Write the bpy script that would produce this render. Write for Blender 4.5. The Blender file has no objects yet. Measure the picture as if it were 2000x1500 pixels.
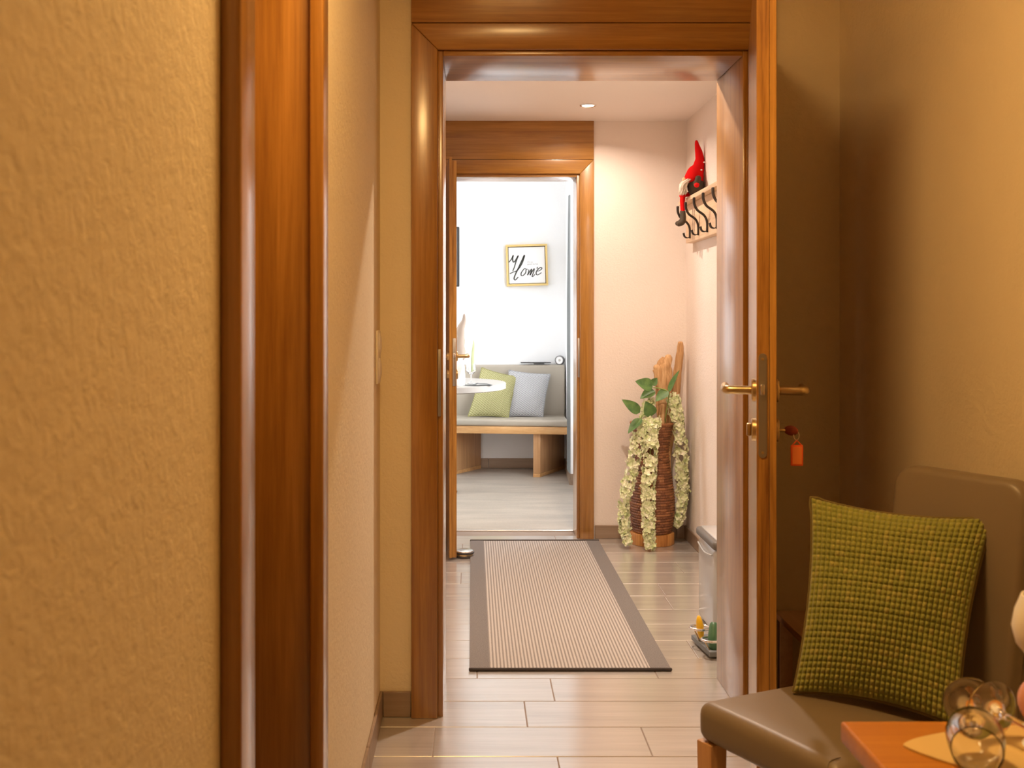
import bpy, bmesh, math, random
from mathutils import Vector, Matrix, noise
random.seed(7)
PI = math.pi
scene = bpy.context.scene
C = scene.collection

# ------------------------------------------------------------------ camera
H, FP, VX, VY = 1.2, 2000.0, 922.0, 617.0          # eye height, focal length in px, vanishing point of the corridor
cam_d = bpy.data.cameras.new('camera'); cam = bpy.data.objects.new('camera', cam_d); C.objects.link(cam)
cam.location = (0, 0, H); cam.rotation_euler = (PI / 2, 0, 0)
cam_d.sensor_width = 36; cam_d.lens = 36 * FP / 2000
cam_d.shift_x = (1000 - VX) / 2000; cam_d.shift_y = -(750 - VY) / 2000
cam_d.clip_start = 0.05
cam_d.dof.use_dof = True; cam_d.dof.focus_distance = 4.6; cam_d.dof.aperture_fstop = 10.0
scene.camera = cam
# ------------------------------------------------------------------ world, exposure
w = bpy.data.worlds.new('world'); scene.world = w; w.use_nodes = True
bg = w.node_tree.nodes['Background']; bg.inputs[0].default_value = (0.93, 0.97, 1.0, 1); bg.inputs[1].default_value = 9.6
vs = scene.view_settings
vs.view_transform = 'Standard'; vs.look = 'None'; vs.exposure = 0.0; vs.gamma = 1.0; vs.use_curve_mapping = False
LAMP_NEAR, LAMP_CORR = 22.0, 21.0
COL_NEAR, COL_CORR = (1.0, 0.61, 0.23), (1.0, 0.81, 0.65)

def P(x, y, Y):   # photo pixel + distance -> point
    return Vector(((x - VX) / FP * Y, Y, H - (y - VY) / FP * Y))
def FL(x, y, z=0.0):  # photo pixel on a level plane
    return P(x, y, FP * (H - z) / (y - VY))

# ------------------------------------------------------------------ daylight portals / lamps
def area(name, loc, rot, sx, sy, energy, col, portal=False, shape='RECTANGLE', spread=PI):
    l = bpy.data.lights.new(name, 'AREA'); l.shape = shape; l.size = sx
    if shape in ('RECTANGLE', 'ELLIPSE'): l.size_y = sy
    l.energy = energy; l.color = col; l.spread = spread
    if portal: l.cycles.is_portal = True
    o = bpy.data.objects.new(name, l); C.objects.link(o); o.location = loc; o.rotation_euler = rot
    return o
area('daylight_portal', (0.80, 6.62, 1.45), (0, PI / 2, 0), 1.7, 1.2, 1, (1, 1, 1), True)
area('daylight_portal', (-2.38, 6.85, 1.45), (0, -PI / 2, 0), 1.7, 1.8, 1, (1, 1, 1), True)

# ------------------------------------------------------------------ materials
MATS = {}
def mat(name):
    m = bpy.data.materials.new(name); m.use_nodes = True
    MATS[name] = m
    return m, m.node_tree.nodes, m.node_tree.links, m.node_tree.nodes['Principled BSDF']
def simple(name, col, rough=0.5, metal=0.0, spec=0.5, **kw):
    m, n, l, b = mat(name)
    b.inputs['Base Color'].default_value = (*col, 1); b.inputs['Roughness'].default_value = rough
    b.inputs['Metallic'].default_value = metal; b.inputs['Specular IOR Level'].default_value = spec
    for k, v in kw.items(): b.inputs[k.replace('_', ' ')].default_value = v
    return m
def coords(n, l, scale=(1, 1, 1), rot=(0, 0, 0), kind='Object'):
    t = n.new('ShaderNodeTexCoord'); mp = n.new('ShaderNodeMapping')
    mp.inputs['Scale'].default_value = scale; mp.inputs['Rotation'].default_value = rot
    l.new(t.outputs[kind], mp.inputs['Vector'])
    return mp
def ramp(n, l, src, stops):
    r = n.new('ShaderNodeValToRGB'); e = r.color_ramp.elements
    e[0].position, e[0].color = stops[0][0], (*stops[0][1], 1)
    e[1].position, e[1].color = stops[-1][0], (*stops[-1][1], 1)
    for p, c in stops[1:-1]:
        x = e.new(p); x.color = (*c, 1)
    l.new(src, r.inputs['Fac'])
    return r
def bump(n, l, b, src, strength, dist):
    bp = n.new('ShaderNodeBump'); bp.inputs['Strength'].default_value = strength; bp.inputs['Distance'].default_value = dist
    l.new(src, bp.inputs['Height']); l.new(bp.outputs['Normal'], b.inputs['Normal'])
    return bp
def noise_n(n, l, mp, scale, detail=4, rough=0.6, dist=0.0):
    t = n.new('ShaderNodeTexNoise'); t.inputs['Scale'].default_value = scale; t.inputs['Detail'].default_value = detail
    t.inputs['Roughness'].default_value = rough; t.inputs['Distortion'].default_value = dist
    l.new(mp.outputs[0], t.inputs['Vector'])
    return t
def plaster(name, col, scale=110, strength=0.5, dist=0.003):
    m, n, l, b = mat(name)
    mp = coords(n, l)
    t = noise_n(n, l, mp, scale, 5, 0.62, 0.4)
    t2 = noise_n(n, l, mp, 3.0, 2)
    r = ramp(n, l, t2.outputs['Fac'], [(0.3, tuple(c * 0.96 for c in col)), (0.7, col)])
    l.new(r.outputs['Color'], b.inputs['Base Color'])
    b.inputs['Roughness'].default_value = 0.92; b.inputs['Specular IOR Level'].default_value = 0.25
    rr = ramp(n, l, t.outputs['Fac'], [(0.32, (0, 0, 0)), (0.68, (1, 1, 1))])
    bump(n, l, b, rr.outputs['Color'], strength, dist)
    return m
def wood(name, dark, mid, light, axis='z', rough=0.36, coat=0.8, coat_rough=0.20, scale=1.0, grain=0.10, spec=0.5, kind='Object'):
    m, n, l, b = mat(name)
    s = {'x': (1.1, 26, 26), 'y': (26, 1.1, 26), 'z': (26, 26, 1.1)}[axis]
    mp = coords(n, l, tuple(v * scale for v in s), kind=kind)
    oi = n.new('ShaderNodeObjectInfo'); add = n.new('ShaderNodeVectorMath'); add.operation = 'ADD'
    mul = n.new('ShaderNodeMath'); mul.operation = 'MULTIPLY'; mul.inputs[1].default_value = 37.0
    l.new(oi.outputs['Random'], mul.inputs[0]); l.new(mp.outputs[0], add.inputs[0]); l.new(mul.outputs[0], add.inputs[1])
    class O: outputs = [add.outputs[0]]
    t = noise_n(n, l, O, 1.0, 6, 0.62, 1.1)
    t2 = noise_n(n, l, O, 4.5, 4, 0.7, 0.2)
    mx = n.new('ShaderNodeMath'); mx.operation = 'MULTIPLY_ADD'; mx.inputs[1].default_value = 0.35
    l.new(t2.outputs['Fac'], mx.inputs[0]); 
    sc = n.new('ShaderNodeMath'); sc.operation = 'MULTIPLY'; sc.inputs[1].default_value = 0.65
    l.new(t.outputs['Fac'], sc.inputs[0]); l.new(sc.outputs[0], mx.inputs[2])
    r = ramp(n, l, mx.outputs[0], [(0.36, dark), (0.5, mid), (0.64, light)])
    l.new(r.outputs['Color'], b.inputs['Base Color'])
    b.inputs['Roughness'].default_value = rough; b.inputs['Specular IOR Level'].default_value = spec
    b.inputs['Coat Weight'].default_value = coat; b.inputs['Coat Roughness'].default_value = coat_rough
    bump(n, l, b, mx.outputs[0], grain, 0.001)
    return m
OAKD, OAKM, OAKL = (0.25, 0.100, 0.013), (0.335, 0.146, 0.020), (0.43, 0.20, 0.036)
plaster('plaster_near', (0.80, 0.68, 0.47), 60, 0.22, 0.004)
plaster('plaster_corridor', (0.86, 0.77, 0.71), 95, 0.28, 0.003)
plaster('plaster_white', (0.88, 0.89, 0.90), 95, 0.25, 0.002)
simple('ceiling_paint', (0.86, 0.79, 0.74), 0.9, spec=0.2)
wood('oak_z', OAKD, OAKM, OAKL, 'z', coat_rough=0.20, coat=1.0)
wood('oak_x', OAKD, OAKM, OAKL, 'x')
wood('oak_y', OAKD, OAKM, OAKL, 'y')
wood('oak_edge', (0.17, 0.062, 0.009), (0.38, 0.175, 0.032), (0.54, 0.28, 0.062), 'z', 0.35, 0.1, 0.2, grain=0.2)
wood('bench_oak', (0.48, 0.24, 0.09), (0.60, 0.33, 0.13), (0.70, 0.42, 0.19), 'x', 0.4, 0.1, 0.2)
wood('bench_oak_z', (0.40, 0.20, 0.09), (0.50, 0.27, 0.12), (0.58, 0.33, 0.16), 'z', 0.4, 0.1, 0.2)
wood('table_wood', (0.40, 0.14, 0.012), (0.49, 0.19, 0.018), (0.55, 0.23, 0.028), 'x', 0.45, 0.0, 0.25, 0.8, 0.04)
wood('shelf_wood', (0.66, 0.42, 0.24), (0.76, 0.50, 0.30), (0.82, 0.56, 0.35), 'y', 0.45, 0.0, 0.25)
wood('pale_wood', (0.62, 0.42, 0.26), (0.75, 0.53, 0.34), (0.83, 0.63, 0.43), 'y', 0.5, 0.05, 0.3)
wood('driftwood', (0.36, 0.18, 0.07), (0.56, 0.33, 0.15), (0.70, 0.46, 0.25), 'z', 0.8, 0, 0.3, 1.6, 0.6)
wood('slice_wood', (0.30, 0.10, 0.02), (0.56, 0.25, 0.06), (0.68, 0.36, 0.12), 'z', 0.5, 0.1, 0.3, 1.2, 0.4)
wood('tile_wood', (0.35, 0.315, 0.285), (0.43, 0.39, 0.355), (0.49, 0.45, 0.415), 'x', 0.30, 1.0, 0.19, 0.8, 0.03, 1.0)
for k_, v_ in (('IOR', 1.8), ('Coat IOR', 2.1)): MATS['tile_wood'].node_tree.nodes['Principled BSDF'].inputs[k_].default_value = v_
wood('skirting_tile', (0.25, 0.17, 0.115), (0.30, 0.21, 0.145), (0.34, 0.245, 0.175), 'x', 0.35, 0.0, 0.2, 0.8, 0.03)
simple('grout', (0.28, 0.22, 0.18), 0.9)
simple('grey_metal', (0.42, 0.40, 0.37), 0.38, 1.0)
simple('brass', (0.62, 0.47, 0.26), 0.28, 1.0)
simple('steel', (0.75, 0.74, 0.73), 0.22, 1.0)
simple('iron', (0.030, 0.020, 0.015), 0.42, 0.3)
simple('black_plastic', (0.02, 0.02, 0.022), 0.3)
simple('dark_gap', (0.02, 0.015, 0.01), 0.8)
simple('switch_plastic', (0.80, 0.72, 0.58), 0.35)
simple('gold_frame', (0.72, 0.52, 0.20), 0.4, 0.25)
simple('canvas_white', (0.88, 0.88, 0.88), 0.8)
simple('ink', (0.06, 0.063, 0.055), 0.7)
simple('ink_pale', (0.25, 0.25, 0.245), 0.7)
simple('table_cream', (0.36, 0.33, 0.30), 0.4)
simple('white_ceramic', (0.86, 0.84, 0.80), 0.35)
simple('leather_taupe', (0.205, 0.155, 0.10), 0.42)
simple('leather_bench', (0.40, 0.355, 0.29), 0.40)
simple('seam', (0.20, 0.155, 0.11), 0.6)
simple('bin_grey', (0.46, 0.47, 0.49), 0.18, 0.0, 0.6)
simple('bin_dark', (0.13, 0.125, 0.125), 0.45)
simple('slab_grey', (0.16, 0.175, 0.19), 0.5)
simple('yellow', (0.85, 0.50, 0.01), 0.4)
simple('bottle_green', (0.06, 0.16, 0.08), 0.4)
simple('red_key', (0.22, 0.03, 0.01), 0.5)
simple('orange_tag', (0.90, 0.12, 0.02), 0.4)
simple('orange_paper', (0.95, 0.26, 0.06), 0.5)
simple('rubber', (0.04, 0.03, 0.027), 0.6)
simple('felt_red', (0.62, 0.008, 0.008), 0.95, spec=0.1)
simple('felt_red_bright', (0.75, 0.02, 0.02), 0.95, spec=0.1)
simple('felt_grey', (0.085, 0.066, 0.050), 0.95, spec=0.1)
simple('felt_beige', (0.34, 0.27, 0.22), 0.95, spec=0.1)
simple('felt_white', (0.85, 0.80, 0.75), 0.95, spec=0.1)
simple('beard', (0.75, 0.66, 0.56), 0.9, spec=0.1)
simple('skin_felt', (0.75, 0.45, 0.25), 0.9)
simple('leaf_stem', (0.22, 0.30, 0.07), 0.6)
simple('placemat', (0.72, 0.52, 0.22), 0.6)
simple('pink_ceramic', (0.70, 0.33, 0.24), 0.35)
simple('napkin_green', (0.55, 0.62, 0.36), 0.9)
simple('napkin_white', (0.88, 0.88, 0.87), 0.9)
simple('booklet_grey', (0.22, 0.23, 0.23), 0.6)
simple('curtain_grey', (0.36, 0.38, 0.38), 0.9)
simple('threshold_metal', (0.85, 0.84, 0.82), 0.25, 0.6)
simple('rug_binding', (0.055, 0.045, 0.042), 0.9)
def glass(name, tint=(1, 1, 1)):
    m, n, l, b = mat(name)
    b.inputs['Base Color'].default_value = (*tint, 1); b.inputs['Roughness'].default_value = 0.0
    b.inputs['Transmission Weight'].default_value = 1.0; b.inputs['IOR'].default_value = 1.45
glass('glass')
def pane_mat():
    m, n, l, b = mat('window_glass')
    tr = n.new('ShaderNodeBsdfTransparent'); gl = n.new('ShaderNodeBsdfGlossy'); gl.inputs['Roughness'].default_value = 0.02
    mx = n.new('ShaderNodeMixShader'); mx.inputs[0].default_value = 0.06
    l.new(tr.outputs[0], mx.inputs[1]); l.new(gl.outputs[0], mx.inputs[2]); l.new(mx.outputs[0], n['Material Output'].inputs['Surface'])
pane_mat()
def emit(name, col, s):
    m, n, l, b = mat(name)
    b.inputs['Base Color'].default_value = (1, 1, 1, 1)
    b.inputs['Emission Color'].default_value = (*col, 1); b.inputs['Emission Strength'].default_value = s
emit('lamp_lens', (1.0, 0.86, 0.66), 6.0)
emit('lamp_lens_warm', (1.0, 0.66, 0.30), 4.0)
def vinyl():
    m, n, l, b = mat('vinyl_floor')
    mp = coords(n, l, (1.2, 6, 1)); t = noise_n(n, l, mp, 1.6, 5, 0.6, 0.5)
    mp2 = coords(n, l); t2 = noise_n(n, l, mp2, 180, 3)
    r = ramp(n, l, t.outputs['Fac'], [(0.3, (0.30, 0.262, 0.222)), (0.7, (0.42, 0.365, 0.305))])
    mx = n.new('ShaderNodeMix'); mx.data_type = 'RGBA'; mx.blend_type = 'OVERLAY'; mx.inputs[0].default_value = 0.25
    l.new(r.outputs['Color'], mx.inputs[6]); l.new(t2.outputs['Fac'], mx.inputs[7]); l.new(mx.outputs[2], b.inputs['Base Color'])
    b.inputs['Roughness'].default_value = 0.45
vinyl()
def rug_mats():
    m, n, l, b = mat('rug_border')
    mp = coords(n, l); t = noise_n(n, l, mp, 260, 3, 0.7)
    r = ramp(n, l, t.outputs['Fac'], [(0.3, (0.155, 0.14, 0.135)), (0.7, (0.265, 0.245, 0.235))])
    l.new(r.outputs['Color'], b.inputs['Base Color']); b.inputs['Roughness'].default_value = 0.95; b.inputs['Specular IOR Level'].default_value = 0.1
    bump(n, l, b, t.outputs['Fac'], 0.6, 0.002)
    m, n, l, b = mat('rug_stripes')
    mp = coords(n, l); sx = n.new('ShaderNodeSeparateXYZ'); l.new(mp.outputs[0], sx.inputs[0])
    k = n.new('ShaderNodeMath'); k.operation = 'MULTIPLY'; k.inputs[1].default_value = 2 * PI / 0.0122
    s = n.new('ShaderNodeMath'); s.operation = 'SINE'; l.new(sx.outputs['X'], k.inputs[0]); l.new(k.outputs[0], s.inputs[0])
    t = noise_n(n, l, mp, 300, 3, 0.7)
    ad = n.new('ShaderNodeMath'); ad.operation = 'MULTIPLY_ADD'; ad.inputs[1].default_value = 0.36; l.new(s.outputs[0], ad.inputs[0])
    l.new(t.outputs['Fac'], ad.inputs[2])
    r = ramp(n, l, ad.outputs[0], [(0.25, (0.27, 0.242, 0.226)), (0.62, (0.51, 0.47, 0.44))])
    l.new(r.outputs['Color'], b.inputs['Base Color']); b.inputs['Roughness'].default_value = 0.95; b.inputs['Specular IOR Level'].default_value = 0.1
    bump(n, l, b, ad.outputs[0], 0.7, 0.002)
rug_mats()
def cell_fabric():
    m, n, l, b = mat('knobbly_green')
    mp = coords(n, l, (32, 33, 1), kind='UV')
    fr = n.new('ShaderNodeVectorMath'); fr.operation = 'FLOOR'; l.new(mp.outputs[0], fr.inputs[0])
    wn = n.new('ShaderNodeTexWhiteNoise'); wn.noise_dimensions = '2D'; l.new(fr.outputs[0], wn.inputs['Vector'])
    r = ramp(n, l, wn.outputs['Value'], [(0.0, (0.235, 0.24, 0.05)), (0.7, (0.275, 0.275, 0.06)), (1.0, (0.33, 0.30, 0.08))])
    f2 = n.new('ShaderNodeVectorMath'); f2.operation = 'FRACTION'; l.new(mp.outputs[0], f2.inputs[0])
    sx = n.new('ShaderNodeSeparateXYZ'); l.new(f2.outputs[0], sx.inputs[0])
    l.new(r.outputs['Color'], b.inputs['Base Color'])
    b.inputs['Roughness'].default_value = 0.95; b.inputs['Specular IOR Level'].default_value = 0.1
    b.inputs['Sheen Weight'].default_value = 0.2
cell_fabric()
simple('pillow_back', (0.16, 0.12, 0.045), 0.9, spec=0.1)
def chevron(name, c1, c2):
    m, n, l, b = mat(name)
    mp = coords(n, l, (1, 1, 1), kind='UV'); sx = n.new('ShaderNodeSeparateXYZ'); l.new(mp.outputs[0], sx.inputs[0])
    a = n.new('ShaderNodeMath'); a.operation = 'PINGPONG'; a.inputs[1].default_value = 1 / 26; l.new(sx.outputs['X'], a.inputs[0])
    ad = n.new('ShaderNodeMath'); ad.operation = 'ADD'; l.new(a.outputs[0], ad.inputs[0]); l.new(sx.outputs['Y'], ad.inputs[1])
    k = n.new('ShaderNodeMath'); k.operation = 'MULTIPLY'; k.inputs[1].default_value = 2 * PI * 24; l.new(ad.outputs[0], k.inputs[0])
    s = n.new('ShaderNodeMath'); s.operation = 'SINE'; l.new(k.outputs[0], s.inputs[0])
    r = ramp(n, l, s.outputs[0], [(0.0, c1), (0.7, c2)])
    l.new(r.outputs['Color'], b.inputs['Base Color']); b.inputs['Roughness'].default_value = 0.95; b.inputs['Specular IOR Level'].default_value = 0.1
    bump(n, l, b, s.outputs[0], 0.6, 0.004)
chevron('chevron_green', (0.30, 0.285, 0.12), (0.60, 0.57, 0.32))
chevron('chevron_grey', (0.36, 0.36, 0.38), (0.66, 0.67, 0.69))
def wicker():
    m, n, l, b = mat('wicker')
    mp = coords(n, l, (23, 42, 1), kind='UV')
    fr = n.new('ShaderNodeVectorMath'); fr.operation = 'FLOOR'; l.new(mp.outputs[0], fr.inputs[0])
    wn = n.new('ShaderNodeTexWhiteNoise'); wn.noise_dimensions = '2D'; l.new(fr.outputs[0], wn.inputs['Vector'])
    r = ramp(n, l, wn.outputs['Value'], [(0.0, (0.15, 0.052, 0.018)), (0.6, (0.24, 0.09, 0.033)), (1.0, (0.36, 0.15, 0.058))])
    l.new(r.outputs['Color'], b.inputs['Base Color']); b.inputs['Roughness'].default_value = 0.45
wicker()
def petals():
    m, n, l, b = mat('petals')
    mp = coords(n, l); t = noise_n(n, l, mp, 45, 2)
    r = ramp(n, l, t.outputs['Fac'], [(0.3, (0.58, 0.68, 0.32)), (0.5, (0.80, 0.84, 0.54)), (0.7, (0.95, 0.93, 0.76))])
    l.new(r.outputs['Color'], b.inputs['Base Color']); b.inputs['Roughness'].default_value = 0.8
    b.inputs['Subsurface Weight'].default_value = 0.0
petals()
def leafm():
    m, n, l, b = mat('leaf')
    mp = coords(n, l); t = noise_n(n, l, mp, 30, 3)
    r = ramp(n, l, t.outputs['Fac'], [(0.3, (0.045, 0.12, 0.03)), (0.7, (0.13, 0.25, 0.065))])
    l.new(r.outputs['Color'], b.inputs['Base Color']); b.inputs['Roughness'].default_value = 0.45
leafm()

# ------------------------------------------------------------------ mesh helpers
XF = {}
def obj(name, bm, m, parent=None, local=False, smooth=40, kind=None, label=None):
    """bm is in world coordinates unless local; a part is turned into its thing's own frame"""
    me = bpy.data.meshes.new(name)
    loc = Vector((0, 0, 0))
    if parent is None and not local:
        xs = [v.co.x for v in bm.verts]; ys = [v.co.y for v in bm.verts]; zs = [v.co.z for v in bm.verts]
        loc = Vector(((min(xs) + max(xs)) / 2, (min(ys) + max(ys)) / 2, min(zs)))
        bmesh.ops.translate(bm, verts=bm.verts, vec=-loc)
    elif parent is not None and not local:
        M = XF[parent.name]; bm.transform(M.inverted())
    bm.normal_update(); bm.to_mesh(me); bm.free()
    me.materials.append(MATS[m])
    if smooth:
        me.polygons.foreach_set('use_smooth', [True] * len(me.polygons))
        me.set_sharp_from_angle(angle=math.radians(smooth))
    o = bpy.data.objects.new(name, me); C.objects.link(o)
    if parent is None:
        o.location = loc; XF[o.name] = Matrix.Translation(loc)
    else:
        o.parent = parent; XF[o.name] = XF[parent.name]
    if kind: o['kind'] = kind
    if label: o['label'] = label
    return o
def tag(o, label, cat=None, group=None, kind=None):
    o['label'] = label
    if cat: o['category'] = cat
    if group: o['group'] = group
    if kind: o['kind'] = kind
    return o
def thing(name, label, cat=None, loc=(0, 0, 0), rotz=0.0, group=None, kind=None):
    o = bpy.data.objects.new(name, None); C.objects.link(o); o.empty_display_size = 0.05
    o.location = loc; o.rotation_euler = (0, 0, rotz)
    XF[o.name] = Matrix.Translation(Vector(loc)) @ Matrix.Rotation(rotz, 4, 'Z')
    return tag(o, label, cat, group, kind)
def NB(): return bmesh.new()
def box(bm, a, b, bev=0.0, seg=2, M=None):
    a, b = Vector(a), Vector(b)
    lo = Vector([min(a[i], b[i]) for i in range(3)]); hi = Vector([max(a[i], b[i]) for i in range(3)])
    c = (lo + hi) / 2; s = hi - lo
    t = bmesh.new(); bmesh.ops.create_cube(t, size=1.0)
    bmesh.ops.scale(t, vec=s, verts=t.verts)
    if bev > 0: bmesh.ops.bevel(t, geom=t.edges[:], offset=min(bev, min(s) * 0.49), segments=seg, affect='EDGES', profile=0.5)
    bmesh.ops.translate(t, vec=c, verts=t.verts)
    if M: t.transform(M)
    merge(bm, t)
def merge(bm, t):
    me = bpy.data.meshes.new('tmp'); t.to_mesh(me); t.free(); bm.from_mesh(me); bpy.data.meshes.remove(me)
def prism(bm, pts, z0, z1, bev=0.0, seg=2):
    t = bmesh.new()
    lo = [t.verts.new((p[0], p[1], z0)) for p in pts]; hi = [t.verts.new((p[0], p[1], z1)) for p in pts]
    n = len(pts)
    t.faces.new(lo[::-1]); t.faces.new(hi)
    for i in range(n): t.faces.new((lo[i], lo[(i + 1) % n], hi[(i + 1) % n], hi[i]))
    bmesh.ops.recalc_face_normals(t, faces=t.faces)
    if bev > 0:
        bmesh.ops.bevel(t, geom=[e for e in t.edges if len(e.link_faces) == 2 and e.calc_face_angle(0) > 0.6], offset=bev, segments=seg, affect='EDGES', profile=0.5)
    merge(bm, t)
def lathe(bm, prof, center=(0, 0, 0), seg=32, M=None, cap=True):
    t = bmesh.new(); rings = []
    for r, z in prof:
        rings.append([t.verts.new((r * math.cos(2 * PI * i / seg), r * math.sin(2 * PI * i / seg), z)) for i in range(seg)] if r > 1e-6 else [t.verts.new((0, 0, z))])
    for A, B in zip(rings, rings[1:]):
        for i in range(seg):
            j = (i + 1) % seg
            if len(A) == 1 and len(B) == 1: continue
            if len(A) == 1: t.faces.new((A[0], B[j], B[i]))
            elif len(B) == 1: t.faces.new((A[i], A[j], B[0]))
            else: t.faces.new((A[i], A[j], B[j], B[i]))
    if cap:
        if len(rings[0]) > 1: t.faces.new(rings[0][::-1])
        if len(rings[-1]) > 1: t.faces.new(rings[-1])
    if M: t.transform(M)
    bmesh.ops.translate(t, vec=Vector(center), verts=t.verts)
    bmesh.ops.recalc_face_normals(t, faces=t.faces)
    merge(bm, t)
def smoothpath(pts, rad, n):
    """Catmull-Rom through points (and radii)"""
    pts = [Vector(p) for p in pts]
    if not isinstance(rad, (list, tuple)): rad = [rad] * len(pts)
    out = []
    for i in range(len(pts) - 1):
        p0 = pts[max(i - 1, 0)]; p1 = pts[i]; p2 = pts[i + 1]; p3 = pts[min(i + 2, len(pts) - 1)]
        for k in range(n):
            t = k / n
            v = 0.5 * ((2 * p1) + (p2 - p0) * t + (2 * p0 - 5 * p1 + 4 * p2 - p3) * t * t + (3 * p1 - p0 - 3 * p2 + p3) * t ** 3)
            out.append((v, rad[i] * (1 - t) + rad[i + 1] * t))
    out.append((pts[-1], rad[-1]))
    return out
def tube(bm, pts, rad, seg=10, sub=4, squash=1.0, wob=0.0, ends=True):
    path = smoothpath(pts, rad, sub) if sub > 1 else [(Vector(p), (rad[i] if isinstance(rad, (list, tuple)) else rad)) for i, p in enumerate(pts)]
    t = bmesh.new(); rings = []; ref = None
    for i, (p, r) in enumerate(path):
        a = path[max(i - 1, 0)][0]; b = path[min(i + 1, len(path) - 1)][0]
        d = (b - a).normalized() if (b - a).length > 1e-9 else Vector((0, 0, 1))
        if ref is None:
            ref = Vector((1, 0, 0)) if abs(d.x) < 0.8 else Vector((0, 1, 0))
        u = (ref - d * ref.dot(d)).normalized(); v = d.cross(u); ref = u
        ring = []
        for k in range(seg):
            an = 2 * PI * k / seg
            q = r * (1 + (wob * noise.noise(Vector((math.cos(an) * 2, math.sin(an) * 2, i * 0.35 + p.x * 9))) if wob else 0))
            ring.append(t.verts.new(p + u * math.cos(an) * q + v * math.sin(an) * q * squash))
        rings.append(ring)
    for A, B in zip(rings, rings[1:]):
        for k in range(seg):
            t.faces.new((A[k], A[(k + 1) % seg], B[(k + 1) % seg], B[k]))
    if ends:
        for R, s in ((rings[0], 0), (rings[-1], -1)):
            c = sum((x.co for x in R), Vector()) / seg
            q = path[1][0] if s == 0 else path[-2][0]
            d = (path[s][0] - q).normalized(); r = path[s][1]
            inner = [t.verts.new(c + (x.co - c) * 0.62 + d * r * 0.45) for x in R]
            for k in range(seg): t.faces.new((R[k], R[(k + 1) % seg], inner[(k + 1) % seg], inner[k]))
            t.faces.new(inner)
    bmesh.ops.recalc_face_normals(t, faces=t.faces)
    merge(bm, t)
def sphere(bm, c, r, M=None, seg=20):
    t = bmesh.new(); bmesh.ops.create_uvsphere(t, u_segments=seg, v_segments=seg // 2 + 2, radius=1)
    bmesh.ops.scale(t, vec=(r if isinstance(r, (tuple, list)) else (r, r, r)), verts=t.verts)
    if M: t.transform(M)
    bmesh.ops.translate(t, vec=Vector(c), verts=t.verts); merge(bm, t)
def axisM(d):
    return Vector(d).normalized().to_track_quat('Z', 'Y').to_matrix().to_4x4()

def wall(name, bits, m, label):
    bm = NB()
    for a, b in bits: box(bm, a, b)
    return tag(obj(name, bm, m, smooth=0), label, kind='structure')

# ------------------------------------------------------------------ room shell
W1, W1B, W2, W2B, WB = 3.07, 3.39, 5.525, 5.712, 8.08      # door walls (front/back faces) and far back wall
XL, XR = -0.276, 1.102                                      # near room side walls
CXL, CXR, CZ = -0.30, 1.155, 2.25                           # corridor side walls and ceiling
NZ = 2.45                                                   # near room ceiling
D1L, D1R, D1T = -0.087, 0.810, 1.978                        # first door clear opening
D2L, D2R, D2T = -0.135, 0.564, 1.949                        # second door clear opening
LO0, LO1 = 1.194, 1.738                                     # opening in near left wall
wall('wall_left', [((XL - 0.15, -1.0, 0), (XL, LO0 - 0.02, NZ)), ((XL - 0.15, LO1 + 0.02, 0), (XL, W1, NZ)), ((XL - 0.15, LO0 - 0.02, 2.0), (XL, LO1 + 0.02, NZ))],
     'plaster_near', 'rough cream plaster wall with a narrow wooden doorway in it')
wall('wall_right', [((XR, -1.0, 0), (XR + 0.12, W1, NZ))], 'plaster_near', 'rough cream plaster wall behind the chair')
wall('wall_front', [((XL - 0.15, W1, 0), (D1L - 0.03, W1B, NZ)), ((D1R + 0.03, W1, 0), (XR + 0.12, W1B, NZ)), ((D1L - 0.03, W1, D1T + 0.03), (D1R + 0.03, W1B, NZ))],
     'plaster_near', 'plaster wall around the wooden doorway to the corridor')
wall('wall_back', [((XL - 0.15, -1.12, 0), (XR + 0.12, -1.0, NZ))], 'plaster_near', 'plain plaster wall closing the dining nook')
wall('ceiling', [((XL - 0.15, -1.12, NZ), (XR + 0.12, W1B, NZ + 0.1))], 'ceiling_paint', 'flat pale ceiling of the dining nook')
wall('wall_left', [((CXL - 0.1, W1B, 0), (CXL, W2, CZ))], 'plaster_corridor', 'plaster side wall of the corridor behind the inner door leaf')
wall('wall_right', [((CXR, W1B, 0), (CXR + 0.1, W2, CZ))], 'plaster_corridor', 'plaster corridor wall carrying the coat rack')
wall('wall_front', [((CXL - 0.1, W2, 0), (D2L - 0.03, W2B, CZ)), ((D2R + 0.03, W2, 0), (CXR + 0.1, W2B, CZ)), ((D2L - 0.03, W2, D2T + 0.03), (D2R + 0.03, W2B, CZ))],
     'plaster_corridor', 'rough plaster wall behind the wicker vase')
wall('ceiling', [((CXL - 0.1, W1B, CZ), (CXR + 0.1, W2B, CZ + 0.1))], 'ceiling_paint', 'smooth corridor ceiling with a recessed downlight')
FX0, FX1, FZ = -2.4, 0.80, 2.45
wall('wall_back', [((FX0 - 0.1, WB, 0), (FX1 + 0.1, WB + 0.1, FZ))], 'plaster_white', 'bright white wall behind the upholstered bench')
wall('wall_left', [((FX0 - 0.1, W2B, 0), (FX0, WB, 0.6)), ((FX0 - 0.1, W2B, 2.3), (FX0, WB, FZ)), ((FX0 - 0.1, W2B, 0.6), (FX0, 5.95, 2.3)), ((FX0 - 0.1, 7.75, 0.6), (FX0, WB, 2.3))],
     'plaster_white', 'white window wall of the bright room')
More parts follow.
